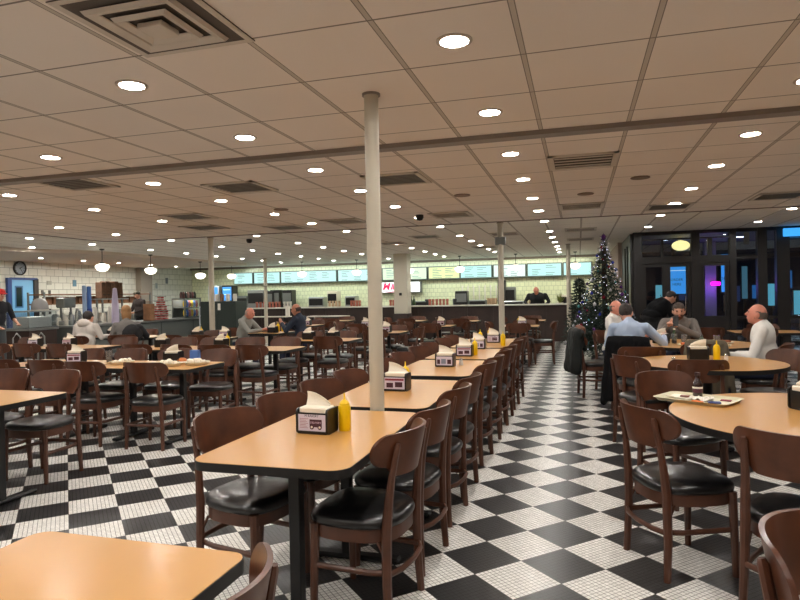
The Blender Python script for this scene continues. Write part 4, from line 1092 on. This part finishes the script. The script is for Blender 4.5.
# street beyond
FAC=mat('night_facade',(40,46,60),.8)
o=empty('street_building',(8,30,0),0,'dark building across the street with blue lit shop windows','building')
MB().box(-12,14,0,1,0,9).build('facade',FAC,o,smooth=False)
WB=mat('shop_glow_blue',(40,100,160),.4,emit=(50,130,210),estr=.45); WC=mat('shop_glow_cyan',(60,160,190),.4,emit=(120,205,225),estr=.6); WW=mat('shop_glow_dim',(60,80,120),.4,emit=(60,80,130),estr=.3)
rr=random.Random(11)
for i in range(26):
    x=-11.5+i*.98; w_=rr.uniform(.25,.6); z_=rr.uniform(.7,1.2)
    MB().box(x,x+w_,-.05,0,z_,z_+rr.uniform(.5,1.3)).build('shop_window',rr.choice([WB,WC,WW,WW]),o,smooth=False)
    if i%2: MB().box(x,x+.7,-.05,0,4.4,5.4).build('upper_window',WW,o,smooth=False)
def car(x,y,lab,col):
    o=empty('car',(x,y,0),0,lab,'car')
    pr=[(-2.1,.35),(-2.15,.75),(-1.5,.92),(-.9,1.38),(.6,1.42),(1.3,.98),(2.1,.82),(2.15,.4)]
    vs=[(a,-.85,b) for a,b in pr]+[(a,.85,b) for a,b in pr]; n=8
    m=MB().add(vs,[tuple(range(n)),tuple(range(n,2*n))[::-1]]+[(i,(i+1)%n,n+(i+1)%n,n+i) for i in range(n)])
    m.build('body',col,o,smooth=False)
    for a in(-1.35,1.35):
        for s in(-.86,.86): MB().cyl(.32,-.1,.1,18,M=Matrix.Translation((a,s,.32))@Matrix.Rotation(PI/2,4,'X')).build('wheel',BLACK,o)
    for s in(-.6,.6): MB().sphere((-2.14,s,.68),(.05,.14,.09),10,6).build('headlight',mat('headlight_glow',(255,255,255),.3,emit=(200,235,255),estr=14),o)
    return o
car(7.0,23.2,'parked car with bright headlights beyond the far right glass',mat('car_blue',(40,70,110),.25,metal=.4)).rotation_euler=(0,0,R(58))
car(12.5,27,'second dark car further along the street',mat('car_dark',(26,30,38),.25,metal=.4))
# ------------------------------------------------------------------ pendants
OP=mat('opal_glass',(244,240,226),.3,emit=(255,246,224),estr=2.6)
def pendant(x,y,z,lab,r=.19,top=CH,flat=.62):
    if not hasattr(pendant,'p'):
        o=empty('pendant_lamp',(x,y,z),0,lab,'pendant lamp','opal schoolhouse pendants'); pendant.p=o
        MB().lathe([(q*.84,z_*.9+.009) for q,z_ in [(0,-.125),(.07,-.115),(.135,-.085),(.18,-.02),(.19,.02),(.165,.055),(.1,.08),(.06,.095),(.0,.095)]],28).build('lamp_shade',OP,o)
        MB().lathe([(.0,.13),(.04,.13),(.062,.1),(.062,.088),(.0,.088)],20).build('gallery',mat('gallery_metal',(60,60,56),.3,metal=.8),o)
        MB().cyl(.009,.12,.40,10).build('stem',mat('gallery_metal',(60,60,56),.3,metal=.8),o)
        MB().lathe([(.0,.44),(.06,.44),(.05,.415),(.0,.40)],20).build('canopy',mat('gallery_metal',(60,60,56),.3,metal=.8),o)
        return o
    return clone(pendant.p,(x,y,z),0,lab)
for x,y,l in((-10.85,11.95,'first opal pendant over the left kitchen counter, nearest'),(-11.2,14.1,'second opal pendant over the left kitchen counter'),(-11.25,16.45,'third opal pendant over the left kitchen counter'),
  (-12.1,19.6,'opal pendant left of the menu boards'),(-9.3,19.6,'opal pendant before the first menu boards'),(-7.26,19.6,'opal pendant before the second wide menu board'),(-5.4,19.6,'opal pendant left of the square column'),
  (-3.7,19.6,'opal pendant before the middle yellowish menu board'),(-1.9,19.6,'opal pendant right of the post at the row end'),(-.09,19.6,'opal pendant before the last menu board by the tree')):
    pendant(x,y,CH-.44+(.02 if y>19.3 else -.06 if x<-11.2 and y<19.3 else .02),l)
o=empty('vestibule_lamp',(2.22,15.0,2.43),0,'warm oval ceiling lamp glowing in the vestibule above the doors','ceiling light')
MB().sphere((0,0,0),(.19,.19,.115),24,12).build('lamp_shade',mat('warm_opal',(250,236,170),.3,emit=(255,236,160),estr=1.6),o)
MB().box(-.06,.02,-.03,.03,.09,.2).build('stem',mat('stem_white',(200,190,170),.5),o,smooth=False)
tag(MB().box(-.05,.05,-.03,.03,0,.26,b=.01).build('hanging_exit_speaker',mat('stem_white',(200,190,170),.5),loc=(3.4,14.4,2.36)),'small white box hanging from the ceiling behind the glass','speaker')
tag(MB().box(-.3,.3,-.03,.03,0,.16,b=.01).build('lit_sign',mat('sign_blue',(60,150,220),.4,emit=(60,160,235),estr=1.2),loc=(4.2,13.75,2.45)),'blue lit sign at the top right corner before the glass','sign')
# ------------------------------------------------------------------ divider wall and long counter
DW0,DW1,DY=-11.05,-.08,18.3
pnl=mat('divider_panel',(48,33,28),.45,var=.25,vscale=3)
o=empty('divider_wall',(0,DY,0),0,'long dark panelled divider wall with pale ledge before the order counter','divider wall')
MB().box(DW0,DW1,-.06,.06,0,1.06).build('panel',pnl,o,smooth=False)
MB().box(DW0-.05,DW1+.05,-.16,.18,1.06,1.10,b=.008).build('ledge',LEDGE,o)
m=MB()
for k in range(15): x=DW0+.1+k*(DW1-DW0-.2)/14; m.box(x-.03,x+.03,-.075,-.06,.1,1.05)
m.build('batten',DARKWOOD,o,smooth=False)
def bar_shelf(x0,x1,lab):
    o=empty('bar_shelf',((x0+x1)/2,17.75,0),0,lab,'bar shelf'); w=(x1-x0)/2
    MB().box(-w,w,-.2,.2,.80,.83,b=.005).build('shelf_top',LEDGE,o)
    for s in(-1,1): MB().box(s*(w-.15)-.03,s*(w-.15)+.03,-.03,.03,0,.8).build('leg',BLKMETAL,o,smooth=False)
bar_shelf(-10.9,-8.9,'pale narrow bar shelf behind the man in grey')
bar_shelf(-8.2,-6.9,'pale narrow bar shelf behind the man in dark blue')
tag(MB().box(-.06,.06,-.05,.05,0,.32,b=.008).build('white_box',WHITE,loc=(-8.95,17.75,.83)),'tall white box at the end of the bar shelf','box')
# order counter
o=empty('order_counter',(0,19.75,0),0,'stainless order counter behind the dark divider wall','counter')
MB().box(-11.9,-.3,-.35,.35,.9,.95,b=.006).build('worktop',STEEL,o)
MB().box(-11.8,-.4,-.3,.3,0,.9).build('base',GALV,o,smooth=False)
o=empty('back_counter',(0,21.0,0),0,'stainless back counter under the lit menu boards','counter')
MB().box(-14.3,.8,-.4,.4,.9,.95,b=.006).build('worktop',STEEL,o)
MB().box(-14.2,.7,-.38,.38,0,.9).build('base',GALV,o,smooth=False)
# cups and cans on the order counter
stk=MB(); stk.lathe([(.0,0),(.035,0),(.045,.1),(.035,.1),(.045,.2),(.035,.2),(.045,.3),(.047,.33),(.0,.33)],14)
sm_red=stk.mesh('cup_stack_red',mat('cup_red',(186,108,90),.6)); sm_beige=stk.mesh('cup_stack_beige',mat('cup_beige',(206,176,140),.6)); sm_white=stk.mesh('cup_stack_white',mat('cup_white',(214,210,198),.6))
def stacks(px0,px1,n,me,col,where):
    for i in range(n):
        px=px0+(px1-px0)*(i+.5)/n; p=at(px,300,Y=19.6)
        o=bpy.data.objects.new('cup_stack',me); COL.objects.link(o); o.location=(p.x,19.6,.95)
        tag(o,'%s stack of cups %s, %s from the left'%(col,where,ORD[i]),'cup stack','%s cup stacks %s'%(col,where))
stacks(255,266,3,sm_red,'reddish','left of the first slim post')
stacks(268,281,4,sm_red,'reddish','right of the first slim post')
stacks(283,292,3,sm_white,'white','above the bar shelf')
stacks(328,341,4,sm_beige,'beige','in the middle of the order counter')
stacks(350,361,4,sm_red,'reddish','left of the tall post')
stacks(389,395,2,sm_red,'reddish','left of the square column')
stacks(428,449,6,sm_red,'reddish','right of the square column')
stacks(487,497,4,sm_beige,'beige','left of the post at the row end')
stacks(525,541,5,sm_beige,'beige','beside the bending man in black')
# equipment on counters
def equip(px,py0,py1,w,Y,m_,lab,cat,name,zb=.95,d=.2):
    p=at(px,py0,Y=Y); h=p.z-zb
    o=empty(name,(p.x,Y,zb),0,lab,cat)
    MB().box(-w/2,w/2,-d,d,.03,h,b=.02).build('body',m_,o)
    MB().box(-w/2+.03,w/2-.03,-d-.006,-d+.002,h*.35,h*.85).build('front_panel',BLKPLAS if m_ is not BLKPLAS else GALV,o,smooth=False)
    for s in(-1,1): MB().cyl(.02,0,.04,8,c=(s*(w/2-.05),0,0)).build('foot',BLKMETAL,o)
    return o
for a in ((244,296,0,.5,21.0,GALV,'grey steel coffee machine at the left end of the back counter','coffee machine','coffee_machine'),
   (258,290,0,.7,21.0,STEEL,'steel appliance under the first menu board','appliance','steel_oven'),
   (271,291,0,.35,20.9,BLKPLAS,'black grinder right of the slim post','coffee grinder','coffee_grinder'),
   (277,290,0,.4,21.0,BLKPLAS,'black coffee urn under the second menu board','coffee urn','coffee_urn'),
   (289,290,0,.4,21.0,BLKPLAS,'second black coffee urn left of the centre','coffee urn','coffee_urn'),
   (318,297,0,.6,20.9,STEEL,'low steel warmer at the centre of the back counter','food warmer','food_warmer'),
   (334,291,0,.4,20.9,CREAM,'beige register with a red top box','cash register','cash_register'),
   (352,296,0,.4,20.9,STEEL,'low steel bin left of the tall post','bin','steel_bin'),
   (421,301,0,.7,20.9,GALV,'low grey tray stand right of the column','tray stand','tray_stand'),
   (462,291,0,.42,20.9,BLKPLAS,'black square monitor on the order counter','monitor','monitor'),
   (478,300,0,.6,20.9,GALV,'low grey grill beside the monitor','grill','flat_grill'),
   (502,280,0,.25,20.9,BLKPLAS,'tall narrow black screen beside the post','screen','tall_screen'),
   (509,287,0,.45,21.0,GALV,'grey refrigerator cabinet right of the tall screen','refrigerator','fridge_cabinet'),
   (513,301,0,.7,19.75,STEEL,'low steel counter top unit near the bending man','food warmer','food_warmer'),
   (566,295,0,.35,19.75,CREAM,'pale dome-topped dispenser behind the post by the tree','dispenser','juice_dispenser')):
    equip(a[0],a[1],a[2],a[3],a[4],a[5],a[6],a[7],a[8])
for px,l in((428,'small black tub right of the column'),(456,'small black tub left of the monitor')):
    p=at(px,298,Y=20.8); tag(MB().lathe([(0,0),(.1,0),(.12,.3),(.11,.32),(0,.32)],14).build('tub',BLKPLAS,loc=(p.x,20.8,.95)),l,'tub')
for px,l in((414,'dark green bottle right of the column'),(411,'olive bottle touching the column edge')):
    p=at(px,298,Y=19.7); tag(MB().lathe([(0,0),(.05,0),(.05,.3),(.02,.38),(.02,.44),(0,.44)],12).build('oil_bottle',mat('bottle_green',(48,66,40),.2),loc=(p.x,19.7,.95)),l,'bottle')
# row of hanging strips on wall (utensil rail)
o=empty('straw_dispenser_rail',(at(482,285,Y=21.4).x,21.4,1.15),0,'row of pale vertical tubes on the back wall right of centre','tube rack')
m=MB().box(-.75,.75,.0,.03,.0,.04); m.build('rail',STEEL,o,smooth=False)
for k in range(8): MB().cyl(.025,0,.55,10,c=(-.7+.2*k,0,.02)).build('tube',WHITE,o)
# plant on ledge
o=empty('potted_plant',(at(560,300,Y=19.4).x,19.4,.95),0,'small yellow-green potted plant behind the ledge near the tree','plant')
MB().lathe([(0,0),(.08,0),(.1,.16),(0,.16)],14).build('pot',CREAM,o)
m=MB(); rr=random.Random(5)
for k in range(50):
    a=rr.uniform(0,6.3); needle(m,(0,0,.15),(.2*math.cos(a)*rr.random(),.2*math.sin(a)*rr.random(),.2+.3*rr.random()),.02)
m.build('leaves',mat('yellow_leaf',(120,130,60),.7),o,smooth=False)
# menu boards
def board(px0,px1,col,est,lab):
    Y=21.3; x0=at(px0,270,Y=Y).x; x1=at(px1,270,Y=Y).x; z0,z1=1.97,2.43
    o=empty('menu_board',((x0+x1)/2,Y,z0),0,lab,'menu board','backlit menu boards'); w=(x1-x0)/2; h=z1-z0
    MB().box(-w,w,0,.195,0,h).build('frame',mat('board_frame',(86,100,96),.4),o,smooth=False)
    MB().box(-w+.03,w-.03,-.006,0,.03,h-.03).build('lit_face',mat('menu_glow_%d%d'%(col[0],col[2]),(50,56,56),.5,emit=col,estr=est),o,smooth=False)
    inkm=mat('menu_ink',(96,140,150),.6); m=MB(); rr=random.Random(int(px0))
    nc=max(1,int(2*w/.55))
    for c in range(nc):
        cx=-w+.12+(2*w-.24)*(c+.1)/nc
        for r_ in range(6):
            if rr.random()<.8: m.box(cx,cx+rr.uniform(.18,.34),-.009,-.006,h-.1-r_*.06,h-.085-r_*.06)
    m.build('menu_lines',inkm,o,smooth=False)
CY=(186,236,230);YL=(228,238,170);WHT=(226,242,234)
for i,(a,b,c) in enumerate(((233.5,252.5,CY),(253.5,280,CY),(280.5,336.5,(194,238,234)),(337.5,381,(198,238,234)),(382,427,(220,240,206)),(428,460,YL),(460,492,CY),(493,526,WHT),(527,562,CY),(563,592,CY))):
    board(a,b,c,1.13,'%s backlit menu board from the left along the back wall'%ORD[i])
# screens below boards
x0=at(380,286,Y=21.3).x; x1=at(421,286,Y=21.3).x
o=empty('menu_screen',((x0+x1)/2,21.3,1.52),0,'white screen with a pink script logo, partly behind the square column','screen')
w=(x1-x0)/2
MB().box(-w,w,0,.1985,0,.4).build('casing',GALV,o,smooth=False)
MB().box(-w+.03,w-.05,-.006,0,.02,.38).build('display',mat('screen_white',(240,245,250),.5,emit=(240,240,246),estr=.95),o,smooth=False)
PK=mat('logo_pink',(226,40,96),.5,emit=(226,30,90),estr=.55)
lx=at(385.5,286,Y=21.3).x-(x0+x1)/2
text_mesh('M',.34,PK,o,'logo_lettering',face_negY((lx+.02,-.009,.22)),.001,.25,.012)
text_mesh('il',.3,PK,o,'logo_lettering',face_negY((lx+.26,-.009,.215)),.001,.25,.014)
m=MB(); P=[]
for k in range(9): t=k/8; P.append((lx-.02+.42*t,-.009,.07-.035*math.sin(PI*t)))
m.tube(P,1,4,sq=(.001,.012)); m.build('logo_swoosh',PK,o)
# beverage machines with blue screens
for px,l in((216.5,'drinks machine with a plain blue front, left one'),(230,'drinks machine with a blue screen and black frame')):
    p=at(px,300,Y=20.9); o=empty('drinks_machine',(p.x,20.9,.95),0,l,'drinks machine')
    MB().box(-.24,.24,-.2,.2,0,.98,b=.02).build('body',BLKPLAS if px>220 else mat('machine_pale',(200,204,210),.4),o)
    MB().box(-.19,.19,-.21,-.2,.4,.92).build('display',mat('machine_blue',(60,130,200),.4,emit=(64,140,215),estr=.8),o,smooth=False)
    if px>220:
        for zz in(.62,.8): MB().box(-.15,.15,-.214,-.21,zz,zz+.03).build('screen_stripe',mat('stripe_pale',(190,220,240),.5,emit=(160,205,240),estr=.9),o,smooth=False)
    MB().box(-.15,.15,-.24,-.2,.02,.1).build('drip_tray',STEEL,o,smooth=False)
# ------------------------------------------------------------------ left kitchen
KX=-12.5
o=empty('kitchen_counter',(KX,15.4,0),0,'stainless counter of the left kitchen with grey front','counter')
MB().box(-.55,.35,-2.95,3.3,.77,.82,b=.008).build('worktop',STEEL,o)
MB().box(-.5,.28,-2.92,3.25,0,.77).build('base',mat('counter_grey',(104,108,106),.4,metal=.3),o,smooth=False)
m=MB()
for k in range(4): m.box(.28,.285,-2.8+1.6*k,-2.785+1.6*k,.05,.75)
m.build('panel_seam',BLACK,o,smooth=False)
# display case near left edge
o=empty('display_case',(-12.75,11.75,0),0,'glass display case on a dark cabinet at the far left','display case')
MB().box(-.4,.3,-.4,.4,0,.76).build('cabinet',mat('cabinet_brown',(50,30,24),.5),o,smooth=False)
MB().box(-.42,.34,-.44,.44,.76,.82,b=.01).build('deck',STEEL,o)
MB().box(.3,.306,-.42,.42,.82,1.2).box(-.4,.3,-.426,-.42,.82,1.2).build('glass_front',GL,o,smooth=False)
MB().box(-.42,.33,-.44,.44,1.2,1.23).build('top_shelf',STEEL,o,smooth=False)
MB().box(-.3,.2,-.3,.36,.825,1.08,b=.01).build('white_insert',WHITE,o)
o=empty('cake_dome',(-12.75,11.95,1.23),0,'domed clear cover over reddish pastries on the display case','cake dome')
MB().lathe([(0,0),(.2,0),(.2,.02),(0,.02)],24).build('plate',WHITE,o)
MB().lathe([(.19,.02),(.19,.12),(.16,.22),(.09,.29),(0,.31)],24).build('dome',mat('dome_plastic',(225,222,222),.12,trans=.55),o)
m=MB()
for k in range(6): m.sphere((.09*math.cos(k),.09*math.sin(k),.06),(.06,.06,.045),8,6)
m.build('pastry',mat('pastry_red',(160,70,50),.6,var=.3),o)
# back shelving on left wall
o=empty('kitchen_shelving',(-14.2,15.2,0),0,'tall dark shelving against the left tiled wall','shelving')
for z in(.79,1.35,1.62): MB().box(-.3,.3,-2.0,2.3,z,z+.03).build('shelf',STEEL if z<1 else KRAFT,o,smooth=False)
for y in(-2.0,.1,2.25):
    for x in(-.28,.28): MB().box(x-.02,x+.02,y-.02,y+.02,0,1.7).build('upright',GALV,o,smooth=False)
rr=random.Random(21)
bx=[]
for i in range(13):
    y=13.35+i*.3; z=1.38; 
    o=empty('cardboard_box',(-14.15,y,z),0,'brown cardboard box on the left kitchen shelf, %s along from the door'%ORD[i],'box','brown boxes on the kitchen shelf')
    h=rr.uniform(.14,.22)
    MB().box(-.2,.2,-.12,.12,0,h,b=.004).build('carton',KRAFT,o); MB().box(-.2,.2,-.02,.02,h,h+.002).build('tape',mat('tape',(170,140,100),.5),o,smooth=False)
for i in range(12):
    y=13.4+i*.33; h=rr.uniform(.12,.3); k=i%3
    m_=[WHITE,STEEL,GALV][k]
    tag(MB().lathe([(0,0),(.09,0),(.1,h*.8),(.07,h),(0,h)],12).build('kitchen_container',m_,loc=(-14.1,y,.82)),'%s container on the low left kitchen shelf, %s along from the door'%(['white','steel','grey'][k],ORD[i]),'container','%s containers on the low kitchen shelf'%['white','steel','grey'][k])
for i in range(44):
    y=12.6+i*.098; 
    if 13.7<y<14.1 or y>14.85: continue
    h=rr.uniform(.18,.46); k=rr.choice([0,0,0,1,2,3]); m_=[WHITE,STEEL,CREAM,CLEARP][k]; r=rr.uniform(.045,.085)
    nm=['white','steel','cream','clear'][k]
    tag(MB().lathe([(0,0),(r,0),(r*1.1,h*.7),(r*.7,h),(0,h)],12).build('counter_jar',m_,loc=((-12.95 if i%2 else -12.62)+rr.uniform(-.05,.05),y,.82)),'%s tub on the left kitchen counter, %s row, %s from the display case'%(nm,'back' if i%2 else 'front',ORD[min(14,i//2)]),'tub','%s tubs on the left kitchen counter'%nm)
# dark rack
o=empty('dark_equipment_rack',(-12.95,12.95,.82),0,'dark equipment stack at the left end of the kitchen counter','equipment')
MB().box(-.15,.15,-.2,.2,.45,.72,b=.03).build('upper_box',GALV,o); MB().box(-.2,.2,-.3,.3,.0,.12,b=.02).build('lower_box',STEEL,o)
for s in(-1,1): MB().box(-.02,.02,s*.16-.02,s*.16+.02,.12,.45).build('upright',GALV,o,smooth=False)
# rolls
o=empty('blue_roll',(-12.3,13.06,.82),0,'tall blue plastic roll standing on the left kitchen counter','plastic roll')
MB().cyl(.055,0,1.0,20,b=.01).build('roll',BLUE,o); MB().cyl(.07,.0,.42,20,b=.01).build('darker_wrap',mat('wrap_navy',(48,72,150),.4),o)
tag(MB().cyl(.05,0,1.02,18,b=.01).build('pale_blue_roll',mat('pale_blue',(150,172,206),.35),loc=(-12.3,12.9,.82)),'pale blue roll leaning beside the blue roll','plastic roll')
tag(MB().lathe([(0,0),(.1,0),(.09,.5),(.05,.95),(0,.97)],16).build('lavender_bag_roll',mat('lavender',(196,182,206),.5),loc=(-12.25,13.93,.82)),'lavender wrapped roll before the brown bags','plastic roll')
for i in range(5):
    o=empty('paper_bag',(-13.2,14.45+i*.17,1.5),0,'tall brown paper bag upright on the high shelf, %s from the left'%ORD[i],'paper bag','brown paper bags')
    MB().box(-.12,.12,-.075,.075,0,.47+.03*(i%2),b=.01).build('bag',mat('bag_brown',(108,78,58),.85,var=.2),o)
    MB().box(.12,.123,-.05,.05,.1,.12).build('crease',DARKWOOD,o,smooth=False)
tag(MB().box(-.2,.2,-.55,.55,0,.03).build('bag_shelf',STEEL,loc=(-13.2,14.8,1.47)).id_data,'steel shelf on legs holding the brown paper bags','shelf')
b_=bpy.data.objects['bag_shelf']; 
for s in(-.5,.5): MB().box(-.02,.02,s-.02,s+.02,-.54,0).build('shelf_leg',GALV,b_,smooth=False)
# upright brown bag
tag(MB().box(-.13,.13,-.1,.1,0,.5,b=.012).build('standing_bag',mat('bag_tan',(140,98,68),.85,var=.2),loc=(-12.25,15.3,.82)),'single tan bag standing on the counter right of the cook','paper bag')
# pyramid of red cans
y=.93; py=16.1
for r_,nn in enumerate((5,5,4,3,2)):
    for i in range(nn):
        o=empty('red_can',(-12.45,py+(i-(nn-1)/2)*.135,.825+r_*.145),0,'red cup in the counter pyramid, %s tier up, %s from the left'%(ORD[r_],ORD[i]),'can','red cups in the pyramid')
        MB().cyl(.055,0,.115,14,b=.004).build('can',RED if (i+r_)%2 else mat('can_pink',(206,120,110),.5),o)
        MB().cyl(.056,.04,.075,14).build('label_band',mat('can_band',(214,190,180),.5),o)
    tag(MB().box(-.1,.1,-.07*nn,.07*nn,0,.012).build('pyramid_tray',DARKWOOD,loc=(-12.45,py,.825+r_*.145+.12)),'thin dark tray under the %s tier of the red pyramid'%['second','third','fourth','fifth','topmost'][r_],'tray')
# snack case
o=empty('snack_case',(-12.45,17.4,.82),0,'glass-fronted snack case with yellow bags, left kitchen','snack case')
MB().box(-.25,.25,-.42,.42,0,.04).box(-.25,.25,-.42,.42,.32,.34).box(-.25,.25,-.42,.42,.62,.65).box(-.25,-.23,-.42,.42,0,.65).box(-.25,-.21,-.44,-.4,0,.65).box(.21,.25,-.44,-.4,0,.65).box(.21,.25,.4,.44,0,.65).build('case_frame',GALV,o,smooth=False)
MB().box(.25,.255,-.42,.42,0,.65).build('glass_front',GL,o,smooth=False)
k=0
for z in(.04,.34):
    for i in range(6):
        c=[(232,200,60),(240,226,90),(70,110,190),(226,214,130),(200,120,110),(235,205,70)][(i+k)%6]; k+=1
        q=tag(MB().sphere((0,0,.12),(.05,.06,.12),10,8).build('snack_bag',mat('snack_%d'%c[2],c,.4),loc=(-12.3,17.08+i*.13,.82+z)),'snack bag in the glass case, %s from the left on the %s shelf'%(ORD[i],'lower' if z<.1 else 'upper'),'snack bag','snack bags in the case')
for i in range(7):
    c=[(70,44,42),(120,70,66),(46,50,42),(150,110,100)][i%4]
    tag(MB().lathe([(0,0),(.05,0),(.05,.14),(.025,.2),(0,.22)],12).build('syrup_bottle',mat('syrup_%d'%c[0],c,.4),loc=(-12.4,17.05+i*.12,1.47)),'dark bottle standing on top of the snack case, %s from the left'%ORD[i],'bottle','bottles on the snack case')
# white wire rack
o=empty('white_rack',(-11.75,17.4,.3),R(-50),'small white framed rack at the right end of the left kitchen','rack')
fr=mat('rack_white',(190,196,206),.4)
for zz in(.0,.28,.56,.85): MB().box(-.02,.02,-.19,.19,zz,zz+.04).build('rail',fr,o,smooth=False)
for s in(-.19,.17): MB().box(-.02,.02,s,s+.03,-.3,.88).build('upright',fr,o,smooth=False)
MB().box(-.2,-.02,-.17,.17,-.3,.86).build('inner_box',mat('rack_dim',(90,94,98),.5),o,smooth=False)
# dark green cabinet
o=empty('dark_cabinet',(-9.45,14.95,0),0,'tall dark green-black cabinet behind the man in grey','cabinet')
MB().box(-.6,.5,-.3,.3,0,1.36,b=.01).build('carcass',mat('cabinet_green',(32,42,38),.45),o)
MB().box(-.58,-.06,-.315,-.3,.04,1.3,b=.004).build('door',mat('cabinet_green2',(36,46,42),.4),o); MB().box(-.04,.48,-.315,-.3,.04,1.3,b=.004).build('door',mat('cabinet_green2',(36,46,42),.4),o)
MB().box(-.03,.05,-.325,-.315,1.12,1.3).build('paper_note',WHITE,o,smooth=False)
for ci,px in enumerate((212,217,222,228,235)):
    p=at(px,300,Y=14.95); tag(MB().lathe([(0,0),(.05,0),(.06,.12),(.05,.2),(0,.2)],12).build('cup_on_cabinet',WHITE if px!=222 else KRAFT,loc=(p.x,14.95,1.36)),'cup standing on the dark cabinet, %s from the left'%ORD[ci],'cup','pale cups on the dark cabinet')
# clock, door and papers on the left wall
o=empty('wall_clock',(XL,13.5,2.4),R(90),'round dark-rimmed clock on the left wall above the blue door','clock')
RX=Matrix.Rotation(-PI/2,4,'X')
MZ=Matrix.Rotation(PI/2,4,'X')
MB().lathe([(0,0),(.2,0),(.2,.05),(.17,.055),(.165,.02),(0,.02)],32,M=MZ).build('rim',BLKPLAS,o)
MB().cyl(.166,.015,.026,32,M=MZ).build('dial',mat('dial_grey',(150,160,170),.4),o)
m=MB(); 
for k in range(12):
    a=k*PI/6; m.box(-.006,.006,-.03,-.022,.125,.15,Matrix.Rotation(a,4,'Y'))
m.build('hour_mark',BLACK,o,smooth=False)
MB().box(-.008,.008,-.034,-.03,-.02,.09,Matrix.Rotation(1.1,4,'Y')).build('hour_hand',BLACK,o,smooth=False); MB().box(-.005,.005,-.038,-.034,-.02,.13,Matrix.Rotation(2.6,4,'Y')).build('minute_hand',BLACK,o,smooth=False)
o=struct('door_1',MB().box(XL,XL+.05,13.18,13.9,0,2.07),mat('door_light_blue',(120,180,222),.4),smooth=False)
MB().box(XL+.05,XL+.056,13.34,13.52,1.32,1.86).build('door_window',mat('door_window_dark',(30,48,50),.2),o,smooth=False)
MB().box(XL+.05,XL+.053,13.3,13.56,1.28,1.9).build('window_surround',mat('door_blue_dark',(60,110,160),.4),o,smooth=False)
struct('trim_5',MB().box(XL,XL+.09,13.06,13.18,0,2.12).box(XL,XL+.09,13.18,14.02,2.07,2.13),mat('frame_blue',(40,70,130),.4),smooth=False,label='blue frame left of the kitchen door')
struct('trim_6',MB().box(XL,XL+.09,13.9,14.05,0,2.1),mat('frame_dark',(44,38,36),.4),smooth=False,label='dark frame right of the kitchen door')
k=0
for y in(14.25,14.5):
    for z in(1.15,1.42,1.7):
        k+=1; tag(MB().box(0,.02,-.04,.04,-.08,.08,b=.004).build('wall_switch',mat('switch_dark',(70,66,62),.5),loc=(XL,y,z)),'small dark plate on the left wall, %s row, %s column'%({1.15:'bottom',1.42:'middle',1.7:'top'}[z],'left' if y<14.4 else 'right'),'wall plate')
for y,z,w,h,c,l in((15.45,2.0,.14,.2,(92,130,150),'blue paper notice on the left tiled wall'),(14.5,2.0,.16,.12,(160,160,150),'grey notice right of the kitchen door'),(19.3,1.95,.12,.2,(150,160,158),'dim framed notice beyond the wall pilaster'),(19.9,2.15,.14,.22,(110,116,120),'dark framed notice beyond the wall pilaster'),(16.9,2.1,.2,.16,(196,190,176),'pale sheet on the left wall near the pilaster')):
    tag(MB().box(0,.012,-w/2,w/2,-h/2,h/2).build('wall_notice',mat('notice_%d'%c[0],c,.6),loc=(XL,y,z),smooth=False),l,'notice')
# walker frame at left edge
o=empty('walking_frame',(-9.6,8.75,0),R(30),'grey metal walking frame at the left edge','walking frame')
for s in(-.2,.2):
    MB().tube([(s,-.2,0),(s,-.18,.8),(s,0,.88),(s,.18,.8),(s,.2,0)],.013,8).build('side_tube',STEEL,o)
MB().tube([(-.2,.18,.55),(.2,.18,.55)],.012,8).build('cross_tube',STEEL,o)
# cases on the ledge side: items on bar shelf and divider ledge
for px,l in((456,'small white bird-shaped napkin bundle on the back table'),(466,'white cup before the divider wall')):
    pass
# ------------------------------------------------------------------ kitchen light
lamp('AREA','kitchen_tube_light',(-7.5,20.5,CH-.1),72,(.86,1,.88),9.5,(R(32),0,0),.25)
lamp('AREA','kitchen_tube_light',(-1.2,20.5,CH-.1),27,(.95,1,.8),3.2,(R(32),0,0),.25)
lamp('AREA','left_kitchen_tube_light',(-13.7,15.2,CH-.12),95,(1,.97,.86),5.5,(0,0,PI/2),.2)
lamp('AREA','corner_fill_light',(-13.2,20.1,CH-.1),34,(.93,1,.93),1.6,(0,R(-20),0),.2)  # added lamp that brightens the wall beyond the pilaster
lamp('AREA','snack_case_fill_light',(-12.42,17.4,1.43),5,(1,.98,.85),.4)  # added lamp inside the case to brighten its contents
lamp('AREA','display_case_light',(-12.75,11.75,1.19),2.5,(1,.98,.9),.3)
# ------------------------------------------------------------------ world, colour
w=bpy.data.worlds.new('night'); scn.world=w; w.use_nodes=True
w.node_tree.nodes['Background'].inputs[0].default_value=(.01,.018,.045,1); w.node_tree.nodes['Background'].inputs[1].default_value=1
scn.view_settings.view_transform='Standard'; scn.view_settings.look='None'; scn.view_settings.exposure=0; scn.view_settings.gamma=1
scn.view_settings.use_curve_mapping=False
cy=scn.cycles; cy.use_denoising=True
try: cy.denoiser='OPENIMAGEDENOISE'
except Exception: pass
cy.max_bounces=8; cy.diffuse_bounces=5; cy.glossy_bounces=4; cy.transmission_bounces=6; cy.transparent_max_bounces=12
cy.sample_clamp_indirect=6; cy.caustics_reflective=False; cy.caustics_refractive=False; cy.use_light_tree=True
